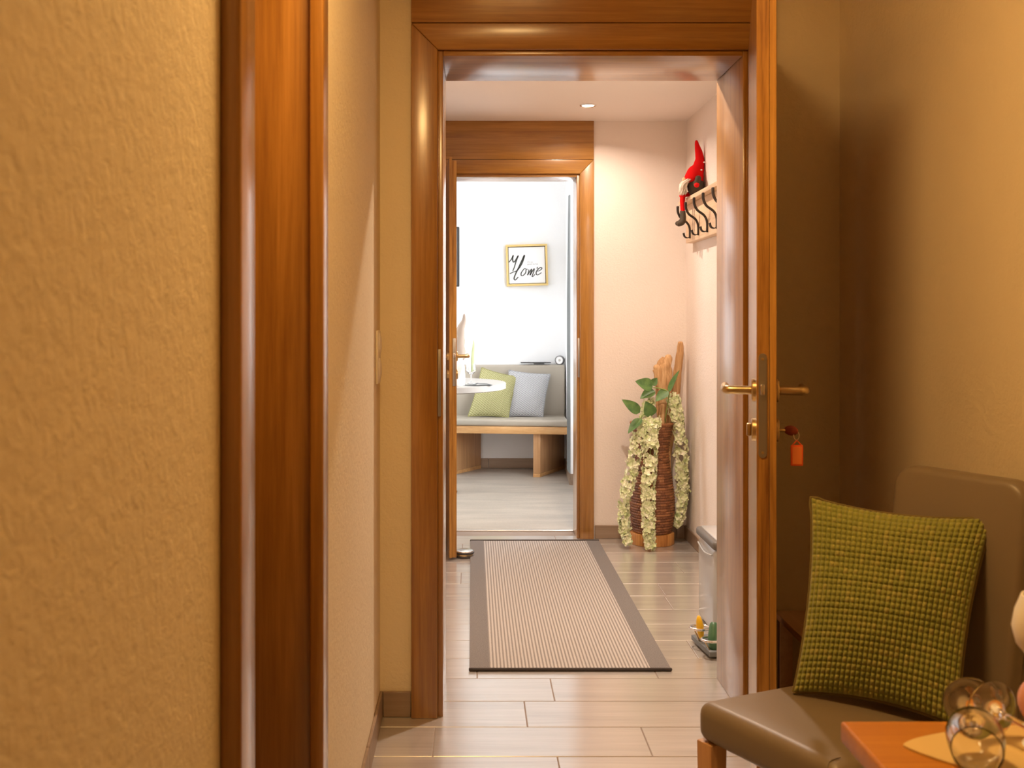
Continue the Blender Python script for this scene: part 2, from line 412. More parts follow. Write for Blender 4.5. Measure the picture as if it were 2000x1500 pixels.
wall('wall_right', [((FX1, W2B, 0), (FX1 + 0.1, 7.24, 0.6)), ((FX1, W2B, 2.3), (FX1 + 0.1, 7.24, FZ)), ((FX1, W2B, 0.6), (FX1 + 0.1, 6.02, 2.3)), ((FX1, 7.22, 0.6), (FX1 + 0.1, 7.24, 2.3))],
     'plaster_white', 'white window wall of the bright room beside the door')
wall('wall_front', [((FX0 - 0.1, W2B - 0.06, 0), (CXL - 0.1, W2B, FZ)), ((CXL - 0.1, W2B - 0.06, CZ + 0.1), (FX1 + 0.1, W2B, FZ)), ((D2R + 0.035, W2B, 0), (FX1, W2B + 0.01, FZ))],
     'plaster_white', 'white inner side of the wall around the second doorway')
wall('ceiling', [((FX0 - 0.1, W2B - 0.06, FZ), (FX1 + 0.1, WB + 0.1, FZ + 0.1))], 'ceiling_paint', 'white ceiling of the bright room')
bm = NB(); prism(bm, [(0.738, WB), (0.700, 7.27), (0.90, 7.27), (0.90, WB)], 0, FZ)
tag(obj('wall_right', bm, 'plaster_white', smooth=0), 'white wall end beside the upholstered bench', kind='structure')
def window(name, x, y0, y1, z0, z1, label):
    t = thing(name, label, loc=(x, (y0 + y1) / 2, z0), kind='structure')
    for (a0, a1, b0, b1) in ((y0, y1, z0, z0 + 0.06), (y0, y1, z1 - 0.06, z1), (y0, y0 + 0.06, z0, z1), (y1 - 0.06, y1, z0, z1)):
        bm = NB(); box(bm, (x - 0.03, a0, b0), (x + 0.03, a1, b1), 0.006); obj('window_frame', bm, 'napkin_white', t)
    bm = NB(); box(bm, (x - 0.004, y0 + 0.06, z0 + 0.06), (x + 0.004, y1 - 0.06, z1 - 0.06)); obj('pane', bm, 'window_glass', t)
window('window_1', FX1 + 0.06, 6.02, 7.22, 0.6, 2.3, 'white framed window in the bright room beside the doorway')
window('window_2', FX0 - 0.06, 5.95, 7.75, 0.6, 2.3, 'wide white framed window in the bright room')

# ------------------------------------------------------------------ floors
bm = NB(); box(bm, (XL - 0.15, -1.12, -0.08), (CXR + 0.1, W2B - 0.01, -0.0018))
floor = tag(obj('floor', bm, 'grout', smooth=0), 'warm beige wood-look plank tiles with narrow joints', kind='structure')
tile_mesh = {}
def tile(x0, x1, y0, y1):
    g = 0.0016
    w_, d_ = round(x1 - x0 - 2 * g, 3), round(y1 - y0 - 2 * g, 3)
    if w_ < 0.02: return
    if (w_, d_) not in tile_mesh:
        bm = NB(); box(bm, (-w_ / 2, -d_ / 2, -0.010), (w_ / 2, d_ / 2, 0), 0.0012, 1)
        me = bpy.data.meshes.new('tile'); bm.to_mesh(me); bm.free(); me.materials.append(MATS['tile_wood']); tile_mesh[(w_, d_)] = me
    o = bpy.data.objects.new('tile', tile_mesh[(w_, d_)]); C.objects.link(o); o.parent = floor
    o.location = Vector(((x0 + x1) / 2, (y0 + y1) / 2, random.uniform(-0.0004, 0.0))) - floor.location
known = {-1: 0.232, 0: -0.1076, 1: 0.162, 2: 0.258, 3: 0.017, 13: 0.45, 12: -0.05}
for k in range(-14, 14):
    y0 = 2.789 + 0.2 * k; y1 = min(y0 + 0.2, W2B - 0.012)
    x0, x1 = (XL, XR) if y1 < W1 else (CXL, CXR)
    if y0 > W2 - 0.05: x0, x1 = D2L, D2R
    off = known.get(k, random.uniform(-0.3, 0.3))
    x = off - 0.6 * math.ceil((off - x0) / 0.6)
    while x < x1:
        tile(max(x, x0), min(x + 0.6, x1), y0, y1); x += 0.6
bm = NB(); box(bm, (FX0, W2B, -0.08), (FX1, WB, 0.0))
tag(obj('floor', bm, 'vinyl_floor', smooth=0), 'smooth grey-beige streaked floor under the bench', kind='structure')
bm = NB(); box(bm, (D2L, W2B - 0.012, -0.002), (D2R, W2B + 0.012, 0.006), 0.003, 2)
tag(obj('trim_1', bm, 'threshold_metal'), 'thin bright metal threshold strip in the second doorway', kind='structure')

# ------------------------------------------------------------------ baseboards
def baseboard(name, label, pieces):
    t = thing(name, label, loc=(*Vector(pieces[0][0][:2]), 0), kind='structure')
    for a, b in pieces:
        bm = NB(); box(bm, a, b, 0.002, 1); obj('tile', bm, 'skirting_tile', t)
g = 0.001
baseboard('baseboard_left', 'taupe tile skirting along the near left wall', [((XL, y, 0), (XL + 0.009, min(y + 0.598, W1), 0.076)) for y in (1.81 - 0.0, 2.07 + 0.001, 2.67)][1:] + [((XL, 1.82, 0), (XL + 0.009, 2.068, 0.076))])
baseboard('baseboard_front', 'short taupe skirting tile beside the first door frame', [((XL + 0.0095, W1 - 0.009, 0), (-0.183, W1, 0.076))])
baseboard('baseboard_front', 'taupe skirting tile beneath the wall by the vase', [((0.661, W2 - 0.009, 0), (1.1, W2, 0.071)), ((1.102, W2 - 0.009, 0), (CXR - 0.0095, W2, 0.071))])
baseboard('baseboard_right', 'taupe skirting tiles along the coat rack wall', [((CXR - 0.009, y, 0), (CXR, y + 0.598, 0.071)) for y in (3.40, 4.0, 4.6)] + [((CXR - 0.009, 5.2, 0), (CXR, W2, 0.071))])
baseboard('baseboard_back', 'dark taupe skirting under the bench', [((x, WB - 0.009, 0), (min(x + 0.598, 0.73), WB, 0.078)) for x in (-1.07, -0.47, 0.13)])
t = thing('baseboard_right', 'taupe skirting wrapped round the white wall end', loc=(0.70, 7.27, 0), kind='structure')
bm = NB(); prism(bm, [(0.690, 7.262), (0.70, 7.262), (0.738, WB - 0.01), (0.728, WB - 0.01)], 0, 0.078); obj('tile', bm, 'skirting_tile', t)
bm = NB(); box(bm, (0.7005, 7.26, 0), (0.80, 7.27, 0.078)); obj('tile', bm, 'skirting_tile', t)
baseboard('baseboard_right', 'taupe skirting under the window beside the second doorway', [((FX1 - 0.009, 5.74, 0), (FX1, 6.4, 0.078)), ((FX1 - 0.009, 6.402, 0), (FX1, 7.255, 0.078))])

# ------------------------------------------------------------------ doors
def lever(parent, base, out, along, length=0.115, neck=0.056, r=0.0095, rose_r=0.025, rose_t=0.009, name='lever_handle'):
    """rose + neck standing out of the leaf + bar turned towards the hinges"""
    base, out, along = Vector(base), Vector(out).normalized(), Vector(along).normalized()
    bm = NB(); lathe(bm, [(rose_r, 0), (rose_r, rose_t * 0.75), (rose_r - 0.002, rose_t)], base, 28, axisM(out)); rs = obj('rose', bm, 'brass', parent)
    bm = NB()
    e = base + out * (rose_t + neck)
    tube(bm, [base + out * rose_t, base + out * (rose_t + neck - 0.016), base + out * (rose_t + neck - 0.005) + along * 0.004, e + along * 0.016 - out * 0.001, e + along * 0.04, e + along * length], r, 14, 5)
    obj(name, bm, 'brass', parent)
# first door: frame
d1 = thing('door_1', 'oak door frame and open oak door leaf leading to the corridor', loc=(D1L, W1, 0), kind='structure')
FY = 3.05
def frame(d, l, r, top, fy, wy, wb, cw, ztop_panel, zceil, depth_rebate=0.014, reb=0.016):
    # casing boards on the wall, rebate, lining through the wall
    e = 0.0004
    for pts, m_ in (([(l - cw, 0), (l - reb, 0), (l - reb, top + reb), (l - cw, top + cw - e)], 'oak_z'),
                    ([(r + reb, 0), (r + cw, 0), (r + cw, top + cw - e), (r + reb, top + reb)], 'oak_z'),
                    ([(l - reb + e, top + reb), (r + reb - e, top + reb), (r + cw - e, top + cw), (l - cw + e, top + cw)], 'oak_x')):
        t2 = bmesh.new(); prism(t2, pts, -(wy + 0.001), -fy, 0.0025)
        for v in t2.verts: v.co = Vector((v.co.x, -v.co.z, v.co.y))
        bmesh.ops.recalc_face_normals(t2, faces=t2.faces)
        obj('casing', t2, m_, d)
    for (x0, x1) in ((l - reb, l), (r, r + reb)):
        bm = NB(); box(bm, (x0, fy + depth_rebate, 0), (x1, wb + 0.002, top + reb), 0.002); obj('lining', bm, 'oak_z', d)
    bm = NB(); box(bm, (l + 0.0003, fy + depth_rebate, top), (r - 0.0003, wb + 0.002, top + reb), 0.002); obj('lining', bm, 'oak_x', d)
    bm = NB(); box(bm, (l - cw, fy + 0.002, top + cw + 0.002), (r + cw, wy + 0.001, zceil), 0.002); obj('overhead_panel', bm, 'oak_x', d)
frame(d1, D1L, D1R, D1T, FY, W1, W1B, 0.0945, 2.08, NZ)
bm = NB(); box(bm, (D1L - 0.0155, FY + 0.006, 0.90), (D1L - 0.0062, FY + 0.0145, 1.10), 0.001); obj('strike_plate', bm, 'grey_metal', d1)
# leaf, opened towards the camera
th = math.radians(14.0); hx, hy = 0.815, 3.022
la = Vector((-math.sin(th), -math.cos(th), 0)); ln = Vector((-math.cos(th), math.sin(th), 0))   # along the leaf, out of its left face
ML = Matrix(((la.x, ln.x, 0, hx), (la.y, ln.y, 0, hy), (0, 0, 1, 0), (0, 0, 0, 1)))              # local: x along leaf, y out of the left face
LW = 0.888
def M3(p): return ML @ Vector(p)
bm = NB(); box(bm, (0.0, -0.026, 0.008), (LW, 0, 1.985), 0.0015, 1, ML); box(bm, (-0.012, -0.040, 0.008), (LW + 0.012, -0.0262, 1.998), 0.0015, 1, ML)
leaf1 = obj('leaf', bm, 'oak_z', d1)
bm = NB(); box(bm, (LW - 0.001, -0.0255, 0.01), (LW + 0.0012, -0.0005, 1.984), 0.0, 1, ML); box(bm, (LW + 0.011, -0.0395, 0.01), (LW + 0.0132, -0.0268, 1.997), 0, 1, ML)
obj('edge_band', bm, 'oak_edge', leaf1)
hz = 1.038; kz = hz - 0.086
bm = NB()
pts = []
for s, z in ((1, 1.121), (-1, 0.901)):
    for i in range(9):
        a = PI * i / 8 * s
        pts.append((math.cos(a if s > 0 else a) * 0.0085 * (1 if s > 0 else -1), z - s * 0.0085 + math.sin(abs(a)) * 0.0085 * s))
t2 = bmesh.new()
vs_ = [t2.verts.new(M3((LW + 0.0015, -0.0125 + p[0], p[1]))) for p in pts]; f = t2.faces.new(vs_)
ex = bmesh.ops.extrude_face_region(t2, geom=[f]); bmesh.ops.translate(t2, vec=la * 0.0018, verts=[v for v in ex['geom'] if isinstance(v, bmesh.types.BMVert)])
bmesh.ops.recalc_face_normals(t2, faces=t2.faces); merge(bm, t2)
lock = obj('lock_plate', bm, 'grey_metal', leaf1, smooth=30)
bm = NB(); box(bm, (LW + 0.002, -0.0165, hz - 0.005), (LW + 0.012, -0.0075, hz + 0.018), 0.002, 2, ML); obj('latch', bm, 'steel', leaf1)
for z in (1.109, 0.912):
    bm = NB(); lathe(bm, [(0.003, 0), (0.003, 0.001), (0.0, 0.0015)], M3((LW + 0.0032, -0.0125, z)), 12, axisM(la)); obj('screw', bm, 'brass', leaf1)
hb = LW - 0.075
lever(leaf1, M3((hb, 0, hz)), ln, -la); lever(leaf1, M3((hb, -0.040, hz)), -ln, -la)
for yy, oo in ((0, ln), (-0.040, -ln)):
    bm = NB(); lathe(bm, [(0.025, 0), (0.025, 0.007), (0.023, 0.009)], M3((hb, yy, kz)), 28, axisM(oo)); obj('key_rose', bm, 'brass', leaf1)
bm = NB(); box(bm, (hb - 0.006, 0.009, kz - 0.014), (hb + 0.006, 0.019, kz + 0.014), 0.003, 2, ML); obj('thumb_turn', bm, 'brass', leaf1)
# key and tag hang in the lock
kp = M3((hb, -0.049, kz)); ko = -ln
key = thing('key', 'dark red-headed key with an orange tag in the door lock', 'key', kp)
bm = NB(); tube(bm, [kp - ko * 0.004, kp + ko * 0.012], 0.0035, 8, 1); obj('blade', bm, 'brass', key)
bm = NB(); sphere(bm, kp + ko * 0.025, (0.015, 0.004, 0.011), Matrix.Rotation(math.atan2(ko.y, ko.x), 4, 'Z') @ Matrix.Rotation(0.15, 4, 'Y')); obj('bow', bm, 'red_key', key)
kr = kp + ko * 0.036 + Vector((0, 0, -0.011))
bm = NB(); tube(bm, [kr + Vector((0.006 * math.cos(a), 0, 0.009 * math.sin(a))) for a in [2 * PI * i / 12 for i in range(13)]], 0.001, 6, 2, ends=False); obj('ring', bm, 'steel', key)
kt = kr + Vector((0.001, 0, -0.010))
bm = NB(); tube(bm, [kt + Vector((-0.011, 0, -0.012)), kt, kt + Vector((0.011, 0, -0.012))], 0.0015, 6, 1)
t2 = bmesh.new(); box(t2, (kt.x - 0.0135, kt.y - 0.002, kt.z - 0.055), (kt.x + 0.0135, kt.y + 0.002, kt.z - 0.010), 0.0018); merge(bm, t2)
tg = obj('tag', bm, 'orange_tag', key)
bm = NB(); box(bm, (kt.x - 0.010, kt.y - 0.0026, kt.z - 0.051), (kt.x + 0.010, kt.y - 0.0018, kt.z - 0.014)); obj('label_card', bm, 'orange_paper', tg)

# second door
d2 = thing('door_2', 'oak door frame with overhead panel and an edge-on open leaf', loc=(D2L, W2, 0), kind='structure')
FY2 = 5.505
frame(d2, D2L, D2R, D2T, FY2, W2, W2B, 0.0915, 2.04, CZ)
bm = NB(); box(bm, (D2R + 0.0055, FY2 + 0.004, 0.87), (D2R + 0.0155, FY2 + 0.0145, 1.08), 0.001); obj('strike_plate', bm, 'grey_metal', d2)
p0 = P(877.5, 700, 5.02); p1 = Vector((D2L - 0.012, FY2 - 0.022, 0))
dv = Vector((p0.x - p1.x, 5.02 - p1.y, 0)); L2 = dv.length; lb = dv.normalized(); lm = Vector((-lb.y, lb.x, 0))   # lm: out of the right-hand face
if lm.x < 0: lm = -lm
M2 = Matrix(((lb.x, lm.x, 0, p1.x), (lb.y, lm.y, 0, p1.y), (0, 0, 1, 0), (0, 0, 0, 1)))
bm = NB(); box(bm, (0, 0.013, 0.012), (L2 - 0.012, 0.037, 1.965), 0.0015, 1, M2); box(bm, (-0.01, 0, 0.012), (L2, 0.0128, 1.98), 0.0015, 1, M2)
leaf2 = obj('leaf', bm, 'oak_z', d2)
bm = NB(); box(bm, (L2 - 0.013, 0.0135, 0.014), (L2 - 0.0108, 0.0365, 1.964), 0, 1, M2); box(bm, (L2 - 0.001, 0.0005, 0.014), (L2 + 0.0012, 0.0122, 1.979), 0, 1, M2); obj('edge_band', bm, 'oak_edge', leaf2)
h2 = 1.0; k2 = 0.91
bm = NB(); box(bm, (L2 - 0.0108, 0.017, 0.855), (L2 - 0.008, 0.033, 1.09), 0.002, 2, M2); obj('lock_plate', bm, 'grey_metal', leaf2)
bm = NB(); box(bm, (L2 - 0.008, 0.020, h2 - 0.006), (L2 + 0.0, 0.030, h2 + 0.018), 0.002, 2, M2); obj('latch', bm, 'steel', leaf2)
hb2 = L2 - 0.075
lever(leaf2, M2 @ Vector((hb2, 0.037, h2)), lm, -lb); lever(leaf2, M2 @ Vector((hb2, 0, h2)), -lm, -lb)
for yy, oo in ((0.037, lm), (0, -lm)):
    bm = NB(); lathe(bm, [(0.025, 0), (0.025, 0.007), (0.023, 0.009)], M2 @ Vector((hb2, yy, k2)), 24, axisM(oo)); obj('key_rose', bm, 'brass', leaf2)

# narrow doorway in the near left wall
d3 = thing('door_3', 'varnished wooden frame of the narrow doorway in the near wall', loc=(XL, LO0, 0), kind='structure')
cx = XL + 0.0235
bm = NB(); box(bm, (XL, 1.120, 0), (cx, LO0, 2.08), 0.0035, 3); obj('casing', bm, 'oak_z', d3)
bm = NB(); box(bm, (XL, LO1, 0), (cx, 1.800, 2.08), 0.0035, 3); obj('casing', bm, 'oak_z', d3)
bm = NB(); box(bm, (XL, LO0, 1.995), (cx, LO1, 2.08), 0.0035, 3); obj('casing', bm, 'oak_y', d3)
bm = NB(); box(bm, (XL - 0.13, LO1 + 0.013, 0), (cx - 0.013, LO1 + 0.03, 2.01), 0.002); obj('lining', bm, 'oak_z', d3)
bm = NB(); box(bm, (XL - 0.13, LO0 - 0.03, 0), (cx - 0.013, LO0 - 0.013, 2.01), 0.002); obj('lining', bm, 'oak_z', d3)
bm = NB(); box(bm, (XL - 0.13, LO0 - 0.013, 1.99), (cx - 0.013, LO1 + 0.013, 2.01), 0.002); obj('lining', bm, 'oak_y', d3)
bm = NB(); box(bm, (XL - 0.15, LO0 - 0.02, 0.006), (XL - 0.115, LO1 + 0.02, 2.0), 0.002); obj('leaf', bm, 'oak_z', d3)  # unseen closed leaf, added to keep the opening light-tight

# ------------------------------------------------------------------ lamps
def downlight(x, y, z, label, power):
    t = thing('downlight', label, 'downlight', (x, y, z), group='recessed corridor downlights')
    bm = NB(); lathe(bm, [(0.041, 0), (0.041, -0.003), (0.036, -0.006), (0.030, -0.004), (0.030, 0)], (x, y, z), 36, cap=False); obj('trim_ring', bm, 'steel', t)
    bm = NB(); lathe(bm, [(0.0, -0.0022), (0.030, -0.002)], (x, y, z), 30, cap=False); obj('lens', bm, 'lamp_lens', t)
    a = area('downlight_beam', (x, y, z - 0.008), (0, 0, 0), 0.05, 0.05, LAMP_CORR * power, COL_CORR, shape='DISK', spread=math.radians(150))
    return t
downlight(0.578, 5.10, CZ, 'small recessed steel ceiling downlight near the second doorway', 0.42)
downlight(0.578, 3.73, CZ, 'small recessed steel ceiling downlight just inside the corridor', 1.15)
lx, ly = 0.0, 1.45
t = thing('ceiling_lamp', 'round flush ceiling lamp above the dining nook', 'ceiling lamp', (lx, ly, NZ))
bm = NB(); lathe(bm, [(0.20, 0), (0.20, -0.03), (0.19, -0.035), (0.0, -0.036)], (lx, ly, NZ), 40); obj('base', bm, 'steel', t)
bm = NB(); lathe(bm, [(0.185, -0.0365), (0.18, -0.045), (0.0, -0.05)], (lx, ly, NZ), 40); obj('diffuser', bm, 'lamp_lens_warm', t)
area('ceiling_lamp_light', (lx, ly, NZ - 0.06), (0, 0, 0), 0.36, 0.36, LAMP_NEAR, COL_NEAR, shape='DISK')

# light switch by the first door
sw = thing('light_switch', 'double rocker light switch on the plaster wall by the door frame', 'light switch', (XL, 2.975, 1.08))
bm = NB(); box(bm, (XL, 2.93, 1.004), (XL + 0.007, 3.015, 1.158), 0.003); obj('cover_plate', bm, 'switch_plastic', sw)
for z in (1.045, 1.117):
    bm = NB(); sphere(bm, (XL + 0.006, 2.9725, z), (0.008, 0.030, 0.034), seg=20); obj('rocker', bm, 'switch_plastic', sw)

# ------------------------------------------------------------------ rug
rn, rf = FP * H / (1311 - VY), FP * H / (1058 - VY)
rl0, rl1 = (917 - VX) / FP * rn, (919 - VX) / FP * rf
rr0, rr1 = (1311 - VX) / FP * rn, (1169 - VX) / FP * rf
rug = thing('rug', 'runner rug with thin beige stripes and grey borders on the tiles', 'rug', ((rl0 + rr0) / 2, rn, 0))
def quadp(a0, a1, b0, b1, z): return [(a0, rn), (a1, rn), (b1, rf), (b0, rf)]
bw = 0.068
bm = NB(); prism(bm, [(rl0 + bw, rn), (rr0 - bw, rn), (rr1 - bw, rf), (rl1 + bw, rf)], 0.0004, 0.0065); obj('striped_field', bm, 'rug_stripes', rug, smooth=0)
bm = NB(); prism(bm, [(rl0, rn), (rl0 + bw, rn), (rl1 + bw, rf), (rl1, rf)], 0.0004, 0.0075); obj('border', bm, 'rug_border', rug, smooth=0)
bm = NB(); prism(bm, [(rr0 - bw, rn), (rr0, rn), (rr1, rf), (rr1 - bw, rf)], 0.0004, 0.0075); obj('border', bm, 'rug_border', rug, smooth=0)
for a, b, y in ((rl0, rr0, rn), (rl1, rr1, rf)):
    bm = NB(); tube(bm, [(a, y, 0.0062), ((a + b) / 2, y, 0.0062), (b, y, 0.0062)], 0.0055, 8, 3); obj('binding', bm, 'rug_binding', rug)

# ------------------------------------------------------------------ floor door stop
c = FL(907, 1092)
st = thing('door_stop', 'low round steel door stop on the tiles beside the rug', 'door stop', (c.x, c.y + 0.05, 0))
c = Vector((c.x, c.y + 0.05, 0))
bm = NB(); lathe(bm, [(0.044, 0.0), (0.047, 0.003), (0.047, 0.007), (0.044, 0.010)], c, 36); obj('rubber_base', bm, 'rubber', st)
bm = NB(); lathe(bm, [(0.043, 0.010), (0.044, 0.018)], c, 36); obj('body', bm, 'brass', st)
bm = NB(); lathe(bm, [(0.046, 0.018), (0.049, 0.021), (0.049, 0.026), (0.046, 0.029)], c, 36); obj('rubber_ring', bm, 'rubber', st)
bm = NB(); lathe(bm, [(0.045, 0.029), (0.043, 0.033), (0.03, 0.037), (0, 0.038)], c, 36); obj('cap', bm, 'steel', st)

# ------------------------------------------------------------------ pillows
def pillow(name, label, cor, thick, nrm_hint, n=40, cells=None, m='chevron_grey', back=None, group=None, pinch=0.05, amp=0.004, cat='pillow'):
    """cor: TL, TR, BR, BL world points; front face + back face meeting in a seam"""
    TL, TR, BR, BL = [Vector(c) for c in cor]
    nr = (TR - BL).cross(TL - BR).normalized()
    if nr.dot(Vector(nrm_hint)) < 0: nr = -nr
    base = (BL + BR) / 2
    def pos(u, v, side):
        uu = u * (1 - pinch * (1 - v * v)); vv = v * (1 - pinch * (1 - u * u))
        s, q = (uu + 1) / 2, (vv + 1) / 2
        p = (BL * (1 - s) + BR * s) * (1 - q) + (TL * (1 - s) + TR * s) * q
        h = max(0, (1 - u * u)) ** 0.55 * max(0, (1 - v * v)) ** 0.55
        h *= 1 + 0.12 * noise.noise(Vector((u * 1.7, v * 1.7, thick * 31)))
        p += nr * side * thick * h
        p.z -= 0.02 * (TL - BL).length * h * (v < 0) * -v * 0
        return p
    bm = NB(); uvl = bm.loops.layers.uv.new('UVMap')
    N = n
    grid = []
    for j in range(N + 1):
        row = []
        for i in range(N + 1):
            u, v = 2 * i / N - 1, 2 * j / N - 1
            p = pos(u, v, 1)
            if cells:
                cu, cv = (i / N * cells[0]) % 1.0, (j / N * cells[1]) % 1.0
                p += nr * amp * (max(0, math.sin(PI * cu)) ** 0.5 * max(0, math.sin(PI * cv)) ** 0.38)
            row.append(bm.verts.new(p))
        grid.append(row)
    for j in range(N):
        for i in range(N):
            f = bm.faces.new((grid[j][i], grid[j][i + 1], grid[j + 1][i + 1], grid[j + 1][i]))
            for lp, (a, b) in zip(f.loops, ((i, j), (i + 1, j), (i + 1, j + 1), (i, j + 1))): lp[uvl].uv = (a / N, b / N)
    o = thing(name, label, cat, (base.x, base.y, min(BL.z, BR.z)), group=group)
    obj('front_cover', bm, m, o, smooth=180)
    bm = NB(); uvl = bm.loops.layers.uv.new('UVMap'); N = 32; grid = []
    for j in range(N + 1):
        grid.append([bm.verts.new(pos(2 * i / N - 1, 2 * j / N - 1, -1)) for i in range(N + 1)])
    for j in range(N):
        for i in range(N):
            f = bm.faces.new((grid[j][i], grid[j + 1][i], grid[j + 1][i + 1], grid[j][i + 1]))
            for lp, (a, b) in zip(f.loops, ((i, j), (i, j + 1), (i + 1, j + 1), (i + 1, j))): lp[uvl].uv = (a / N, b / N)
    obj('back_cover', bm, back or m, o, smooth=180)
    bm = NB()
    rim = [pos(-1 + 2 * k / 12, -1, 0) for k in range(12)] + [pos(1, -1 + 2 * k / 12, 0) for k in range(12)] + [pos(1 - 2 * k / 12, 1, 0) for k in range(12)] + [pos(-1, 1 - 2 * k / 12, 0) for k in range(13)]
    tube(bm, rim, thick * 0.045 + 0.001, 6, 2, ends=False); obj('seam', bm, back or m, o)
    return o

# ------------------------------------------------------------------ chair
ca = math.radians(30)
c0 = Vector((0.4177, 1.92, 0))
ch = thing('dining_chair', 'taupe upholstered dining chair with wooden legs standing by the wall', 'chair', c0, ca)
SW, SD = 0.335, 0.46
def CL(r, t, z): return (r, -t, z)
def shear(bm, fn):
    for v in bm.verts: v.co = fn(v.co)
bm = NB(); t2 = bmesh.new(); box(t2, (0, -SW, 0.406), (SD, 0, 0.480), 0.024, 5); bmesh.ops.subdivide_edges(t2, edges=[e for e in t2.edges if e.calc_length() > 0.1], cuts=8, use_grid_fill=True)
for v in t2.verts:
    if v.co.z > 0.45:
        a = max(0, math.sin(PI * min(1, max(0, v.co.x / SD)))) * max(0, math.sin(PI * min(1, max(0, -v.co.y / SW))))
        v.co.z += 0.010 * a - 0.024 * v.co.x / SD
merge(bm, t2); obj('seat', bm, 'leather_taupe', ch, local=True, smooth=50)
bm = NB()
tube(bm, [(-0.001, -SW + 0.026, 0.41), (-0.001, -SW + 0.024, 0.455), (0.010, -SW + 0.03, 0.476), (0.03, -SW + 0.024, 0.482)], 0.0012, 6, 4); obj('seat_seam', bm, 'seam', ch, local=True)
# backrest: tall rounded slab leaning back, slightly bowed
BT0, BT1, BZ0, BZ1 = 0.05, 0.335, 0.38, 0.892
def back_slab(t0, t1, z0, z1, r0, lean, thick, rad):
    out = [(t0, z0), (t1, z0)]
    out += [(t1 - rad + rad * math.cos(a), z1 - rad + rad * math.sin(a)) for a in [PI / 2 * k / 8 for k in range(9)]]
    out += [(t0 + rad - rad * math.sin(a), z1 - rad + rad * math.cos(a)) for a in [PI / 2 * k / 8 for k in range(9)]]
    t2 = bmesh.new(); prism(t2, out, -thick / 2, thick / 2, 0.013, 4)
    for v in t2.verts:
        y, z, d = v.co.x, v.co.y, v.co.z
        b = (z - z0) / (z1 - z0)
        v.co = Vector((r0 + lean * b + d, -y, z))
    bmesh.ops.recalc_face_normals(t2, faces=t2.faces)
    return t2
bm = back_slab(BT0, BT1, BZ0, BZ1, 0.445, 0.080, 0.046, 0.042); obj('backrest', bm, 'leather_taupe', ch, local=True, smooth=50)
for (r, t_) in ((0.022, 0.022), (0.022, SW - 0.022), (SD - 0.03, 0.06), (SD - 0.03, SW - 0.05)):
    bm = NB(); t2 = bmesh.new(); box(t2, (r - 0.02, -t_ - 0.02, 0.0), (r + 0.02, -t_ + 0.02, 0.407), 0.003)
    for v in t2.verts:
        k = 0.72 + 0.28 * v.co.z / 0.407; v.co.x = r + (v.co.x - r) * k; v.co.y = -t_ + (v.co.y + t_) * k
    merge(bm, t2); obj('leg', bm, 'bench_oak_z', ch, local=True)
pillow('pillow', 'olive green knobbly square pillow leaning on the dining chair', [P(1584, 972, 2.045), P(1940, 1012, 1.955), P(1870, 1418, 1.80), P(1550, 1352, 1.96)], 0.068, (-0.4, -1, 0), 224, (32, 33), 'knobbly_green', 'pillow_back', pinch=0.085, amp=0.0070)

# ------------------------------------------------------------------ low shelf behind the door
sh = thing('low_shelf', 'low open wooden shelf unit in the corner behind the door', 'shelf', (1.0, 2.9, 0))
S0, S1, SY0, SY1 = 0.905, XR - 0.003, 2.74, W1 - 0.003
bm = NB(); box(bm, (S0, SY0, 0.298), (S1, SY1, 0.318), 0.002); obj('top_board', bm, 'shelf_wood', sh)
bm = NB(); box(bm, (S0 + 0.01, SY0 + 0.012, 0.05), (S1, SY1, 0.07), 0.002); obj('bottom_board', bm, 'shelf_wood', sh)
bm = NB(); box(bm, (S1 - 0.018, SY0 + 0.012, 0.07), (S1, SY1, 0.298), 0.002); obj('side_panel', bm, 'shelf_wood', sh)
bm = NB(); box(bm, (S0 + 0.012, SY1 - 0.018, 0.0), (S0 + 0.05, SY1, 0.298), 0.002); obj('post', bm, 'shelf_wood', sh)
for x in (S0 + 0.012, S1 - 0.04):
    bm = NB(); box(bm, (x, SY0 + 0.02, 0), (x + 0.03, SY0 + 0.05, 0.05), 0.002); obj('foot', bm, 'shelf_wood', sh)

# ------------------------------------------------------------------ near table with glasses
TX, TY, TZ = 0.409, 1.139, 0.75
tb = thing('dining_table', 'orange-brown wooden dining table with rounded edges beside the chair', 'table', (0.75, 0.72, 0))
bm = NB(); box(bm, (TX, 0.30, TZ - 0.024), (XR - 0.004, TY, TZ), 0.004, 3); obj('tabletop', bm, 'table_wood', tb)
bm = NB(); box(bm, (TX + 0.06, TY - 0.075, TZ - 0.10), (XR - 0.05, TY - 0.055, TZ - 0.0245), 0.002); obj('apron', bm, 'table_wood', tb)
bm = NB(); box(bm, (TX + 0.06, 0.36, TZ - 0.10), (TX + 0.08, TY - 0.0755, TZ - 0.0245), 0.002); obj('apron', bm, 'table_wood', tb)
for x, y in ((TX + 0.035, TY - 0.095), (XR - 0.10, TY - 0.095), (TX + 0.035, 0.33), (XR - 0.10, 0.33)):
    bm = NB(); box(bm, (x, y, 0), (x + 0.06, y + 0.06, TZ - 0.0245), 0.004); obj('leg', bm, 'table_wood', tb)
pm = []
cxm, cym, am, bmh = 0.68, 1.0685, 0.23, 0.125
N = 40
for i in range(N + 1):
    u = (1 - math.cos(PI * i / N)) * am
    hgt = bmh * math.sin(PI / 2 * min(u, 2 * am - u) / am) ** 0.72 if 0 < i < N else 0
    pm.append((cxm - am + u, hgt, u))
